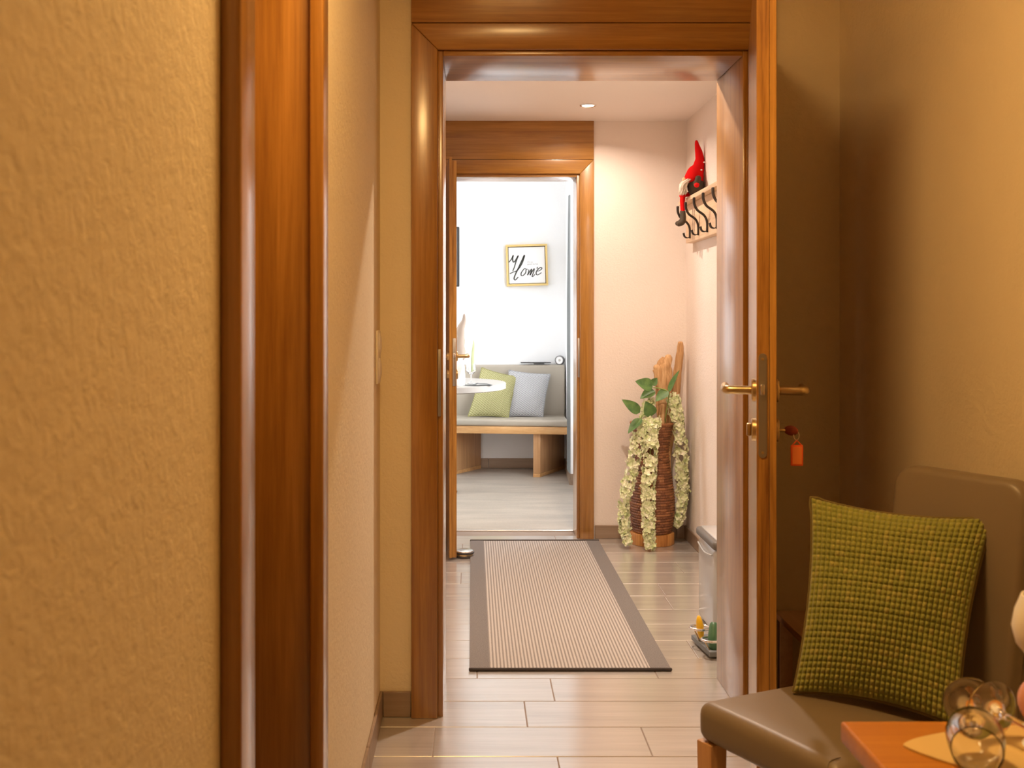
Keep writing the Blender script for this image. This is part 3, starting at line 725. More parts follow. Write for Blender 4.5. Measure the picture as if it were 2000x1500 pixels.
# the upper side of the mat stays clear of the table edge
up = [(x, 1.0685 - 0.03 * min(1, u / am) + h * 0.64) for x, h, u in pm]; lo = [(x, 1.0685 - 0.03 * min(1, u / am) - h) for x, h, u in pm[1:-1]]
bm = NB(); prism(bm, lo + up[::-1], TZ + 0.0003, TZ + 0.0025)
tag(obj('placemat', bm, 'placemat', smooth=0), 'yellow leaf-shaped placemat under the wine glasses', 'placemat')
def wineglass(bm_, bowl_r, foot_r, hgt, M):
    s = hgt
    prof = [(0.0, 0.0), (foot_r, 0.0), (foot_r, 0.0015), (foot_r * 0.5, 0.004), (0.006, 0.009), (0.0035, 0.020), (0.0032, s * 0.42), (0.006, s * 0.46),
            (bowl_r * 0.6, s * 0.52), (bowl_r * 0.93, s * 0.62), (bowl_r, s * 0.72), (bowl_r * 0.95, s * 0.86), (bowl_r * 0.86, s),
            (bowl_r * 0.86 - 0.0012, s), (bowl_r * 0.95 - 0.0014, s * 0.86), (bowl_r - 0.0014, s * 0.72), (bowl_r * 0.93 - 0.0016, s * 0.625), (bowl_r * 0.6 - 0.001, s * 0.54), (0.0, s * 0.49)]
    lathe(bm_, prof, (0, 0, 0), 40, M, cap=False)
def lying(foot, rim, bowl_r, foot_r, hgt):
    d = (Vector(rim) - Vector(foot)).normalized()
    return Matrix.Translation(foot) @ axisM(d)
gz = TZ + 0.003
fa = Vector((0.540, 1.108, gz + 0.0275)); ra = Vector((0.487, 0.987, gz + 0.0262))
bm = NB(); wineglass(bm, 0.0275, 0.028, 0.128, lying(fa, ra, 0, 0, 0))
tag(obj('wine_glass', bm, 'glass', smooth=50), 'small wine glass lying down with its open bowl over the mat', 'glass', 'wine glasses lying on the placemat')
fb = Vector((0.5515, 1.088, gz + 0.0295)); rb = Vector((0.585, 0.955, gz + 0.029))
bm = NB(); wineglass(bm, 0.030, 0.030, 0.140, lying(fb, rb, 0, 0, 0))
tag(obj('wine_glass', bm, 'glass', smooth=50), 'small wine glass lying down with its round foot against the other glass', 'glass', 'wine glasses lying on the placemat')
bm = NB(); bmx = Matrix.Translation((0.603, 1.06, gz)); lathe(bm, [(0, 0), (0.030, 0), (0.028, 0.003), (0.006, 0.008), (0.005, 0.070), (0.020, 0.085), (0.036, 0.105), (0.040, 0.122), (0.037, 0.140), (0.031, 0.156), (0.029, 0.156), (0.034, 0.140), (0.037, 0.122), (0.033, 0.107), (0.015, 0.090), (0, 0.086)], (0, 0, 0), 36, bmx, False)
tag(obj('goblet', bm, 'white_ceramic', smooth=60), 'pale upright goblet on the table beside the fallen glasses', 'goblet')
bm = NB(); sphere(bm, (0.621, 1.112, gz + 0.0275), (0.026, 0.026, 0.0275), seg=24)
tag(obj('egg_ornament', bm, 'pink_ceramic', smooth=180), 'pink egg-shaped ornament on the table behind the goblet', 'ornament')

# ------------------------------------------------------------------ corridor: slice, vase, driftwood, flowers
vc = Vector((0.950, 5.400, 0))
sl = NB(); n = 28
pr = [(vc.x + math.cos(2 * PI * i / n) * (0.115 + 0.004 * math.sin(5 * i)), vc.y + math.sin(2 * PI * i / n) * (0.096 + 0.003 * math.cos(3 * i))) for i in range(n)]
prism(sl, pr, 0.0, 0.062, 0.004)
tag(obj('wood_slice', sl, 'slice_wood', smooth=35), 'thick rough-edged wood slice standing under the wicker vase', 'wood slice')
prof = [(0.062, 0.098), (0.10, 0.107), (0.16, 0.115), (0.21, 0.118), (0.27, 0.114), (0.33, 0.105), (0.40, 0.094), (0.476, 0.087), (0.54, 0.091), (0.60, 0.104), (0.636, 0.115)]
def rad_at(z):
    for (z0, r0), (z1, r1) in zip(prof, prof[1:]):
        if z <= z1: 
            t = (z - z0) / (z1 - z0); t = t
            return r0 + (r1 - r0) * t
    return prof[-1][1]
bm = NB(); uvl = bm.loops.layers.uv.new('UVMap'); NS, NR = 46 * 4, 42 * 4; G = []
for j in range(NR + 1):
    z = 0.0625 + (0.636 - 0.0625) * j / NR; row = []
    for i in range(NS):
        cu, cv = (i / 4) % 1, (j / 4) % 1; k = (i // 4 + j // 4) % 2
        d = math.sin(PI * cv) * (0.25 + 0.75 * abs(math.sin(PI * (i / 4 + k) / 2)))
        r = (rad_at(z - 0.01) + rad_at(z + 0.01) + rad_at(z)) / 3 + 0.0075 * d - 0.0045
        a = 2 * PI * i / NS
        row.append(bm.verts.new((vc.x + r * math.cos(a), vc.y + r * math.sin(a), z)))
    G.append(row)
for j in range(NR):
    for i in range(NS):
        f = bm.faces.new((G[j][i], G[j][(i + 1) % NS], G[j + 1][(i + 1) % NS], G[j + 1][i]))
        for lp, (a, b) in zip(f.loops, ((i, j), (i + 1, j), (i + 1, j + 1), (i, j + 1))): lp[uvl].uv = (a / NS, b / NR)
vase = thing('wicker_vase', 'tall dark brown woven wicker vase with a waisted neck', 'vase', (vc.x, vc.y, 0.062))
obj('woven_body', bm, 'wicker', vase, smooth=180)
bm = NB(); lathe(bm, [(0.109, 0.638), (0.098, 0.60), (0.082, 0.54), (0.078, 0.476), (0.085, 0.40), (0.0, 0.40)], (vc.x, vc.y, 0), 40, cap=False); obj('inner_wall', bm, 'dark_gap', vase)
bm = NB(); tube(bm, [(vc.x + 0.112 * math.cos(2 * PI * i / 24), vc.y + 0.112 * math.sin(2 * PI * i / 24), 0.637) for i in range(25)], 0.006, 8, 2, ends=False); obj('rim', bm, 'wicker', vase)

YV = 5.40
bm = NB()
tube(bm, [P(1300, 960, YV), P(1297, 850, YV), P(1296, 790, YV), P(1297, 745, YV), P(1297, 715, YV), P(1304, 700, YV), P(1303, 695, YV)], [0.03, 0.035, 0.038, 0.044, 0.040, 0.026, 0.012], 16, 5, 0.8, 0.25)
tube(bm, [P(1293, 775, YV - 0.01), P(1288, 745, YV - 0.015), P(1284, 722, YV - 0.02), P(1280, 716, YV - 0.022)], [0.026, 0.026, 0.024, 0.015], 14, 5, 0.8, 0.25)
tag(obj('driftwood_stump', bm, 'driftwood', smooth=70), 'thick knobbly driftwood piece with a forked top in the vase', 'driftwood')
bm = NB(); tube(bm, [P(1290, 960, YV + 0.045), P(1312, 830, YV + 0.05), P(1319, 770, YV + 0.05), P(1323, 730, YV + 0.05), P(1328, 690, YV + 0.05), P(1329, 669, YV + 0.05)], [0.02, 0.026, 0.026, 0.022, 0.020, 0.013], 14, 6, 1, 0.16)
tag(obj('driftwood_stick', bm, 'driftwood', smooth=70), 'tall straight driftwood stick rising highest from the vase', 'driftwood')
bm = NB(); tube(bm, [P(1290, 930, YV - 0.045), P(1292, 850, YV - 0.045), P(1293, 815, YV - 0.045), P(1295, 791, YV - 0.045)], [0.016, 0.020, 0.019, 0.011], 12, 5, 1, 0.18)
tag(obj('driftwood_stub', bm, 'driftwood', smooth=70), 'short pale driftwood stub just above the vase rim', 'driftwood')

def garland(label, path, rad, seed, nfl, leaves, stem_pts, avoid=None):
    rng = random.Random(seed)
    t = thing('flower_garland', label, 'artificial flower', path[0], group=None)
    pth = smoothpath(path, rad, 12)
    bm = NB()
    for k in range(nfl):
        f = k / (nfl - 1) * (len(pth) - 1); i = int(f); i2 = min(i + 1, len(pth) - 1)
        p = pth[i][0].lerp(pth[i2][0], f - i); r = pth[i][1]
        ang = rng.uniform(0, 2 * PI)
        out = Vector((math.cos(ang), math.sin(ang), rng.uniform(-0.5, 0.35)))
        if out.y > 0.3: out.y *= -0.7
        out.normalize()
        c = p + out * r * rng.uniform(0.6, 1.0)
        c.y = min(c.y, 5.505); c.x = min(c.x, 1.14)
        if avoid: c = avoid(c)
        ref = Vector((0, 0, 1)); u = out.cross(ref).normalized(); v = out.cross(u).normalized()
        a0 = rng.uniform(0, PI); sz = rng.uniform(0.012, 0.019)
        cv = bm.verts.new(c)
        for q in range(4):
            a = a0 + q * PI / 2
            d = u * math.cos(a) + v * math.sin(a); e = u * math.cos(a + PI / 2) + v * math.sin(a + PI / 2)
            l_ = sz * rng.uniform(0.85, 1.2); up = out * l_ * rng.uniform(0.1, 0.55)
            v1 = bm.verts.new(c + d * l_ * 0.6 + e * l_ * 0.55 + up * 0.8); v2 = bm.verts.new(c + d * l_ * 1.15 + up * 0.6 + e * l_ * 0.22)
            v3 = bm.verts.new(c + d * l_ * 1.1 + up * 1.2 - e * l_ * 0.25); v4 = bm.verts.new(c + d * l_ * 0.55 - e * l_ * 0.55 + up * 0.7); vm = bm.verts.new(c + d * l_ * 0.65 + up * 0.45)
            bm.faces.new((cv, v1, vm)); bm.faces.new((v1, v2, vm)); bm.faces.new((v2, v3, vm)); bm.faces.new((v3, v4, vm)); bm.faces.new((v4, cv, vm))
    obj('blossoms', bm, 'petals', t, smooth=0, kind='stuff', label='pale green and cream hydrangea blossoms')
    bm = NB(); tube(bm, stem_pts, 0.0028, 6, 5); obj('stem', bm, 'leaf_stem', t)
    for (a, b, wd, roll) in leaves:      # a = stalk end, b = tip
        a, b = Vector(a), Vector(b); d = b - a; L = d.length; d.normalize()
        face = Vector((-0.15, -1, 0.35)).normalized()
        face = Matrix.Rotation(roll, 3, d) @ face
        sdv = d.cross(face).normalized(); face = sdv.cross(d).normalized()
        lb_ = NB(); nl = 10; rows = []
        for i in range(nl + 1):
            s = i / nl; wdt = wd * (math.sin(PI * min(1, s ** 0.72)) ** 0.8) * (1 - 0.25 * s)
            curl = -0.10 * L * (s - 0.4) ** 2
            ctr = a + d * L * s + face * curl
            rows.append([lb_.verts.new(ctr + sdv * wdt * q + face * abs(q) * wdt * 0.32) for q in (-1, -0.5, 0, 0.5, 1)])
        for A, B in zip(rows, rows[1:]):
            for q in range(4):
                lb_.faces.new((A[q], A[q + 1], B[q + 1], B[q]))
        bmesh.ops.remove_doubles(lb_, verts=lb_.verts, dist=0.0002)
        ext = bmesh.ops.solidify(lb_, geom=lb_.faces[:], thickness=0.0008)
        obj('leaf', lb_, 'leaf', t, smooth=60)
    return t
yf = 5.24
def clear(c):
    dx, dy = c.x - vc.x, c.y - vc.y; rr = math.hypot(dx, dy)
    z = c.z
    if z < 0.645:
        lim = (rad_at(z) if z > 0.07 else 0.122) + 0.012
        if rr < lim:
            k = lim / max(rr, 1e-4); c = Vector((vc.x + dx * k, vc.y + dy * k, z))
    return Vector((min(c.x, 1.14), min(c.y, 5.51), max(c.z, 0.012)))
garland('left pale hydrangea garland spreading away from the wicker vase with leaves',
        [P(1266, 782, 5.33), P(1262, 810, 5.28), P(1247, 850, 5.28), P(1238, 900, 5.28), P(1228, 945, 5.28), P(1218, 985, 5.28), P(1219, 1025, 5.28), P(1226, 1058, 5.28)],
        [0.030, 0.028, 0.032, 0.034, 0.031, 0.027, 0.024, 0.016], 3, 250,
        [(P(1250, 806, 5.25), P(1215, 780, 5.24), 0.032, 0.1), (P(1253, 817, 5.25), P(1226, 846, 5.22), 0.029, 0.5), (P(1274, 812, 5.25), P(1261, 784, 5.23), 0.037, -0.1)],
        [P(1285, 840, 5.38), P(1272, 815, 5.30), P(1254, 812, 5.25), P(1247, 850, 5.28), P(1228, 945, 5.28), P(1219, 1025, 5.28)], clear)
garland('middle pale hydrangea garland hanging straight down the front of the vase',
        [P(1278, 820, 5.26), P(1271, 850, 5.25), P(1270, 900, 5.25), P(1266, 950, 5.24), P(1266, 1000, 5.235), P(1267, 1040, 5.235), P(1271, 1068, 5.235)],
        [0.036, 0.038, 0.036, 0.035, 0.032, 0.028, 0.020], 5, 280, [],
        [P(1290, 850, 5.39), P(1284, 822, 5.30), P(1272, 850, 5.25), P(1268, 950, 5.245), P(1267, 1040, 5.24)], clear)
garland('right pale hydrangea garland rising above the rim and hanging near the corner with dark leaves',
        [P(1314, 772, 5.34), P(1318, 800, 5.33), P(1325, 830, 5.36), P(1331, 880, 5.38), P(1331, 920, 5.38), P(1333, 960, 5.38), P(1330, 1000, 5.38), P(1323, 1024, 5.38)],
        [0.030, 0.034, 0.032, 0.034, 0.032, 0.028, 0.022, 0.010], 8, 260,
        [(P(1275, 757, 5.27), P(1241, 744, 5.26), 0.040, 0.2), (P(1279, 763, 5.29), P(1250, 778, 5.28), 0.034, 0.4), (P(1304, 762, 5.28), P(1280, 784, 5.26), 0.030, 0.2), (P(1306, 766, 5.28), P(1326, 722, 5.28), 0.020, -0.7), (P(1272, 752, 5.30), P(1284, 738, 5.31), 0.022, 0.4)],
        [P(1297, 850, 5.39), P(1300, 815, 5.33), P(1306, 775, 5.29), P(1304, 765, 5.28), P(1290, 759, 5.28), P(1276, 757, 5.28)], clear)

# ------------------------------------------------------------------ coat rack and its hooks
RX = CXR; ry0, ry1 = 4.22, 5.34
rk = thing('coat_rack', 'pale wooden coat rack with a top shelf and dark iron hooks', 'coat rack', (RX, (ry0 + ry1) / 2, 1.575))
zb, zt = 1.578, 1.795
def plank_z(i, n): return zb + (zt - 0.022 - zb) * i / n
bm = NB(); box(bm, (RX - 0.040, ry0, zb), (RX - 0.0005, ry1, zt - 0.022), 0.003); obj('back_board', bm, 'pale_wood', rk)
bm = NB(); box(bm, (RX - 0.078, ry0 - 0.01, zt - 0.022), (RX - 0.0005, ry1 + 0.005, zt), 0.003); obj('shelf_board', bm, 'pale_wood', rk)
for k, y in enumerate((5.225, 5.03, 4.84, 4.65, 4.46)):
    X = RX - 0.040
    bm = NB(); tube(bm, [(X - 0.004, y, 1.598), (X - 0.005, y, 1.645), (X - 0.018, y, 1.675), (X - 0.050, y, 1.700), (X - 0.064, y, 1.728), (X - 0.066, y, 1.757)], [0.0055, 0.0055, 0.0058, 0.006, 0.0064, 0.0068], 10, 5)
    hk = obj('hook', bm, 'iron', rk)
    for q in (-0.012, 0.0, 0.012):
        bm = NB(); tube(bm, [(X - 0.004, y + q * 0.2, 1.604), (X - 0.016, y + q * 0.7, 1.598), (X - 0.030, y + q, 1.604), (X - 0.036, y + q * 1.3, 1.622)], 0.0024, 6, 4); obj('prong', bm, 'iron', hk)
# ------------------------------------------------------------------ gnome on the rack
gy = 5.10
gn = thing('gnome_doll', 'plush gnome with tall red hat and white beard sitting on the coat rack', 'doll', (1.10, gy, zt))
gx = 1.112
bm = NB(); sphere(bm, (gx + 0.000, gy - 0.01, zt + 0.050), (0.042, 0.050, 0.054)); obj('body', bm, 'felt_grey', gn, smooth=180)
hat = NB(); tube(hat, [(gx - 0.010, gy - 0.01, zt + 0.082), (gx - 0.002, gy - 0.01, zt + 0.112), (gx + 0.014, gy - 0.01, zt + 0.148), (gx + 0.019, gy - 0.01, zt + 0.185), (gx + 0.014, gy - 0.01, zt + 0.222), (gx + 0.006, gy - 0.01, zt + 0.254), (gx + 0.003, gy - 0.01, zt + 0.275)], [0.050, 0.044, 0.029, 0.022, 0.018, 0.011, 0.006], 20, 5, 1.0, 0.06)
ht = obj('hat', hat, 'felt_red', gn, smooth=80)
for (px, py) in ((1375.5, 317), (1370, 332), (1381, 300)):
    bm = NB(); d = P(px, py, gy - 0.052); sphere(bm, d, (0.0045, 0.006, 0.0035), seg=10); obj('white_dot', bm, 'felt_white', ht)
bm = NB(); rng = random.Random(2)
for i in range(130):
    a = rng.uniform(-1, 1); y = gy - 0.01 + a * 0.035
    tube(bm, [(gx - 0.046 + rng.uniform(0, 0.016), y, zt + 0.080), (gx - 0.062 + rng.uniform(-0.012, 0.012), y + rng.uniform(-0.006, 0.006), zt + 0.055 + rng.uniform(-0.01, 0.01)), (gx - 0.070 + rng.uniform(-0.012, 0.025), y + rng.uniform(-0.010, 0.010), zt + 0.014 + rng.uniform(-0.010, 0.012))], [0.0045, 0.0042, 0.0008], 5, 3)
obj('beard', bm, 'beard', gn, smooth=80, kind='stuff')
bm = NB(); sphere(bm, (gx - 0.056, gy - 0.012, zt + 0.082), 0.012); obj('nose', bm, 'skin_felt', gn, smooth=180)
for s in (-1, 1):
    bm = NB(); tube(bm, [(gx + 0.002, gy - 0.01 + s * 0.052, zt + 0.085), (gx - 0.006, gy - 0.01 + s * 0.062, zt + 0.065), (gx - 0.014, gy - 0.01 + s * 0.062, zt + 0.045)], [0.015, 0.014, 0.012], 12, 4); ar = obj('arm', bm, 'felt_grey', gn)
    bm = NB(); sphere(bm, (gx - 0.010, gy - 0.01 + s * 0.066, zt + 0.048), 0.0135); obj('mitten', bm, 'felt_red_bright', ar, smooth=180)
lgx = 1.060
for s, dz in ((0.035, 0.0), (0.068, 0.006)):
    y = gy + s
    bm = NB(); tube(bm, [(gx - 0.01, y, zt + 0.016), (lgx + 0.008, y, zt + 0.014), (lgx - 0.001, y, zt - 0.004), (lgx - 0.001, y, zt - 0.04), (lgx, y, zt - 0.078 + dz)], [0.010, 0.011, 0.010, 0.008, 0.008], 10, 5); lg = obj('leg', bm, 'felt_red', gn)
    bm = NB(); sphere(bm, (lgx, y, zt + 0.012), 0.014); obj('knee_knot', bm, 'felt_red_bright', lg, smooth=180)
    bm = NB(); tube(bm, [(lgx, y, zt - 0.072 + dz), (lgx + 0.001, y, zt - 0.110 + dz), (lgx - 0.008, y, zt - 0.128 + dz), (lgx - 0.028, y, zt - 0.136 + dz)], [0.0105, 0.0125, 0.014, 0.011], 12, 5); obj('boot', bm, 'felt_grey', lg)

# ------------------------------------------------------------------ bin and small holder behind the door jamb
bn = thing('pedal_bin', 'grey waste bin with a dark rimmed lid against the corridor wall', 'bin', (1.02, 3.95, 0))
bx0, bx1, by0, by1 = 0.897, 1.138, 3.80, 4.09
bm = NB(); t2 = bmesh.new(); box(t2, (bx0 + 0.002, by0, 0.0), (bx1, by1 - 0.002, 0.332), 0.03, 5); merge(bm, t2); obj('body', bm, 'bin_grey', bn, smooth=60)
bm = NB(); box(bm, (bx0 - 0.004, by0 - 0.004, 0.328), (bx1 + 0.002, by1 + 0.002, 0.362), 0.012, 4); obj('lid_rim', bm, 'bin_dark', bn)
bm = NB(); box(bm, (bx0 + 0.014, by0 + 0.014, 0.355), (bx1 - 0.014, by1 - 0.014, 0.367), 0.005, 3); obj('lid', bm, 'bin_grey', bn)
bm = NB(); tube(bm, [(bx0 - 0.0015, by0 + 0.03, 0.305), (bx0 - 0.0025, (by0 + by1) / 2, 0.292), (bx0 - 0.0015, by1 - 0.03, 0.305)], 0.003, 6, 5); obj('band', bm, 'bin_grey', bn)
A = FL(1350, 1253); B = FL(1390, 1292)
hd = thing('caddy', 'low grey tray with metal rings holding a yellow pointed piece beside the bin', 'caddy', (A.x + 0.08, 3.62, 0))
dirv = (B - A).normalized(); sd = Vector((-dirv.y, dirv.x, 0)); sd = sd if sd.x > 0 else -sd
Q = [A, A + dirv * 0.20, A + dirv * 0.20 + sd * 0.16, A + sd * 0.16]
bm = NB(); prism(bm, [(q.x, q.y) for q in Q], 0.008, 0.026, 0.002); obj('base', bm, 'slab_grey', hd)
for q, s in ((A + dirv * 0.03 + sd * 0.03, 0), (A + dirv * 0.15 + sd * 0.03, 0), (A + dirv * 0.03 + sd * 0.13, 0), (A + dirv * 0.15 + sd * 0.13, 0)):
    bm = NB(); lathe(bm, [(0.012, 0.0), (0.012, 0.008)], (q.x, q.y, 0), 16); obj('foot', bm, 'rubber', hd)
def ring_at(c, rx, ry, name='ring'):
    bm = NB(); tube(bm, [c + Vector((rx * math.cos(2 * PI * i / 20), ry * math.sin(2 * PI * i / 20), 0)) for i in range(21)], 0.0045, 8, 2, ends=False); return obj(name, bm, 'steel', hd)
yy = 3.70
c1 = P(1364, 1226, yy); ring_at(c1 + Vector((0.005, 0, 0)), 0.034, 0.030)
c2 = P(1384, 1249, 3.60); ring_at(c2 + Vector((0.010, 0, 0)), 0.034, 0.030)
for cc in (c1, c2):
    bm = NB(); tube(bm, [cc + Vector((-0.018, -0.004, 0)), Vector((cc.x + 0.004, cc.y + 0.002, 0.026))], 0.0025, 6, 1); obj('stay', bm, 'brass', hd)
ye = c1 + Vector((0.006, 0, 0))
bm = NB(); sphere(bm, ye + Vector((0, 0, 0.000)), (0.013, 0.016, 0.045), Matrix.Rotation(-0.12, 4, 'Y')); obj('yellow_piece', bm, 'yellow', hd, smooth=180)
bm = NB(); tube(bm, [c2 + Vector((0.025, 0.03, 0.045)), c2 + Vector((0.02, 0.015, 0.0)), Vector((c2.x + 0.02, c2.y + 0.012, 0.027))], [0.014, 0.02, 0.016], 12, 4); obj('green_piece', bm, 'bottle_green', hd)

# ------------------------------------------------------------------ far room: bench
bench = thing('bench', 'taupe upholstered wall bench with oak frame and slab legs', 'bench', (0.1, 7.8, 0))
ft = lambda x: 7.56 + (0.71 - x) * 0.12
bm = NB(); prism(bm, [(-1.2, ft(-1.2)), (0.715, ft(0.715)), (0.726, WB - 0.012), (-1.2, WB - 0.012)], 0.323, 0.376, 0.002); obj('seat_frame', bm, 'bench_oak', bench, smooth=30)
bm = NB(); prism(bm, [(-1.2, ft(-1.2) + 0.004), (0.714, ft(0.714) + 0.004), (0.724, WB - 0.013), (-1.2, WB - 0.013)], 0.3765, 0.428, 0.018, 4); obj('seat_cushion', bm, 'leather_bench', bench, smooth=50)
bm = NB(); t2 = bmesh.new(); box(t2, (-1.2, 7.975, 0.40), (0.724, WB - 0.001, 0.817), 0.014, 4); merge(bm, t2); obj('backrest', bm, 'leather_bench', bench, smooth=50)
for q in ([(0.455, 7.62), (0.507, 7.615), (0.725, 8.03), (0.675, 8.05)], [(-0.20, 7.72), (-0.148, 7.715), (0.07, 8.05), (0.018, 8.06)]):
    bm = NB(); prism(bm, q, 0.026, 0.3228, 0.002); lg = obj('leg', bm, 'bench_oak_z', bench, smooth=30)
    cxq = sum(p[0] for p in q) / 4; cyq = sum(p[1] for p in q) / 4
    bm = NB(); prism(bm, [(cxq + (p[0] - cxq) * 1.01, cyq + (p[1] - cyq) * 1.01) for p in q], 0.0, 0.0258, 0.001); obj('foot_strip', bm, 'bench_oak', lg, smooth=30)
pillow('pillow', 'pale green chevron pillow leaning on the bench beside the table', [P(941, 718, 7.92), P(1011, 736, 7.90), P(993, 815, 7.78), P(914, 813, 7.80)], 0.060, (0, -1, 0.2), 48, None, 'chevron_green', pinch=0.05)
pillow('pillow', 'light grey chevron pillow leaning on the bench backrest', [P(994, 723, 7.935), P(1075, 731, 7.93), P(1060, 814, 7.82), P(984, 814, 7.84)], 0.055, (0, -1, 0.2), 48, None, 'chevron_grey', pinch=0.05)

# picture on the far wall
pc = P(1029, 518, WB - 0.02); ps = 0.163
pf = thing('wall_picture', 'square gold-framed picture lettered Home on the white wall', 'picture', (pc.x, WB - 0.02, pc.z - ps))
RM = Matrix.Translation(pc) @ Matrix.Rotation(math.radians(-1.6), 4, 'Y')
def lx_(bm): bm.transform(RM); return bm
for (a0, a1, b0, b1) in ((-ps, ps, ps - 0.016, ps), (-ps, ps, -ps, -ps + 0.016), (-ps, -ps + 0.016, -ps + 0.016, ps - 0.016), (ps - 0.016, ps, -ps + 0.016, ps - 0.016)):
    bm = NB(); box(bm, (a0, -0.02, b0), (a1, 0.017, b1), 0.0015); obj('frame', lx_(bm), 'gold_frame', pf)
bm = NB(); box(bm, (-ps + 0.016, 0.008, -ps + 0.016), (ps - 0.016, 0.014, ps - 0.016)); obj('backing', lx_(bm), 'seam', pf, smooth=0)
bm = NB(); cs = ps - 0.021; box(bm, (-cs, -0.008, -cs), (cs, 0.008, cs), 0.001); cv = obj('canvas', lx_(bm), 'canvas_white', pf)
def stroke(bm, pts, wd):
    # pts in the 1500-px crop of the print (180..1250 across, 160..1290 down)
    q = [Vector(((x - 715) / 1070 * 2 * cs, -0.0084, -(y - 725) / 1115 * 2 * cs)) for x, y in pts]
    path = [p for p, _ in smoothpath(q, 1, 6)]
    n = len(path); L = []; R = []
    for i, p in enumerate(path):
        d = (path[min(i + 1, n - 1)] - path[max(i - 1, 0)]).normalized(); s = Vector((-d.z, 0, d.x))
        k = i / (n - 1); w_ = wd * 1.45 * (0.55 + 0.45 * math.sin(PI * (0.15 + 0.7 * k))) * (0.75 + 0.5 * abs(d.z))
        s = s.normalized()
        a, b = p + s * w_, p - s * w_
        a.x = max(a.x, -cs); b.x = max(b.x, -cs)
        L.append(bm.verts.new(a)); R.append(bm.verts.new(b))
    for i in range(n - 1): bm.faces.new((L[i], L[i + 1], R[i + 1], R[i]))
bm = NB()
for s, wd in (([(185, 620), (260, 530), (320, 410), (295, 520), (320, 620), (380, 570), (465, 425), (400, 590), (340, 780), (290, 900)], 0.0030),
              ([(200, 975), (300, 930), (420, 880), (540, 720), (610, 560), (650, 415), (560, 600), (470, 790), (380, 970), (325, 1120), (355, 1175), (400, 1135), (450, 1080)], 0.0032),
              ([(690, 850), (640, 830), (545, 950), (540, 1035), (590, 1040), (670, 960), (690, 860), (740, 855)], 0.0026),
              ([(770, 860), (755, 950), (725, 1035), (790, 930), (850, 850), (830, 940), (800, 1035), (870, 920), (930, 840), (905, 950), (860, 1070), (890, 1075), (950, 1010)], 0.0026),
              ([(1025, 790), (1010, 850)], 0.0024),
              ([(990, 920), (1080, 905), (1150, 850), (1145, 815), (1090, 820), (1010, 900), (980, 980), (1010, 1035), (1070, 1015), (1140, 965)], 0.0026)):
    stroke(bm, s, wd)
obj('lettering', lx_(bm), 'ink', cv, smooth=0)
cu = bpy.data.curves.new('txt', 'FONT'); cu.body = "it's so\ngood to be"; cu.size = 0.0185; cu.space_line = 0.85; cu.resolution_u = 2
to = bpy.data.objects.new('txt', cu); C.objects.link(to); bpy.context.view_layer.update()
me = bpy.data.meshes.new_from_object(to); bpy.data.objects.remove(to)
bm = NB(); bm.from_mesh(me); bpy.data.meshes.remove(me)
bm.transform(Matrix.Translation((0.004, -0.0084, 0.018)) @ Matrix.Rotation(PI / 2, 4, 'X'))
obj('small_lettering', lx_(bm), 'ink_pale', cv, smooth=0)

# television, swung out from the wall, mostly behind the open leaf
tc = P(897, 500, 7.62)
tv = thing('television', 'black flat television swung out from the white wall', 'television', (tc.x - 0.38, 7.75, 1.42))
tvM = Matrix.Translation((tc.x, 7.62, 0)) @ Matrix.Rotation(math.radians(-14), 4, 'Z')
z0, z1 = P(897, 560, 7.62).z, P(897, 443, 7.62).z
bm = NB(); box(bm, (-0.80, -0.014, z0), (0, 0.014, z1), 0.006, 2, tvM); obj('housing', bm, 'black_plastic', tv)
bm = NB(); box(bm, (-0.788, -0.0155, z0 + 0.012), (-0.012, -0.0142, z1 - 0.012), 0, 1, tvM); obj('screen', bm, 'bin_dark', tv)
bm = NB(); box(bm, (-0.60, 0.014, z0 + 0.06), (-0.20, 0.05, z1 - 0.08), 0.01, 2, tvM); obj('back_housing', bm, 'black_plastic', tv)
wp = tvM @ Vector((-0.40, 0.05, (z0 + z1) / 2))
bm = NB(); tube(bm, [wp, (wp.x, WB, wp.z)], 0.016, 8, 1); obj('wall_arm', bm, 'black_plastic', tv)

# grey curtain strip beside the wall end
bm = NB(); t2 = bmesh.new(); nn = 12; cols = []
for i in range(nn + 1):
    s = i / nn; x = 0.694 - 0.010 * (i % 2); y = 7.27 + 0.17 * s
    colv = []
    for j in range(9):
        z = 0.085 + (2.06 - 0.085) * j / 8; sq = 1 - 0.65 * max(0, (j - 5) / 3)
        colv.append(t2.verts.new((x + 0.004, 7.27 + 0.17 * s * sq, z)))
    cols.append(colv)
for A_, B_ in zip(cols, cols[1:]):
    for j in range(8): t2.faces.new((A_[j], B_[j], B_[j + 1], A_[j + 1]))
bmesh.ops.solidify(t2, geom=t2.faces[:], thickness=0.004)
merge(bm, t2); tag(obj('curtain', bm, 'curtain_grey'), 'narrow grey curtain hanging at the white wall end', 'curtain')

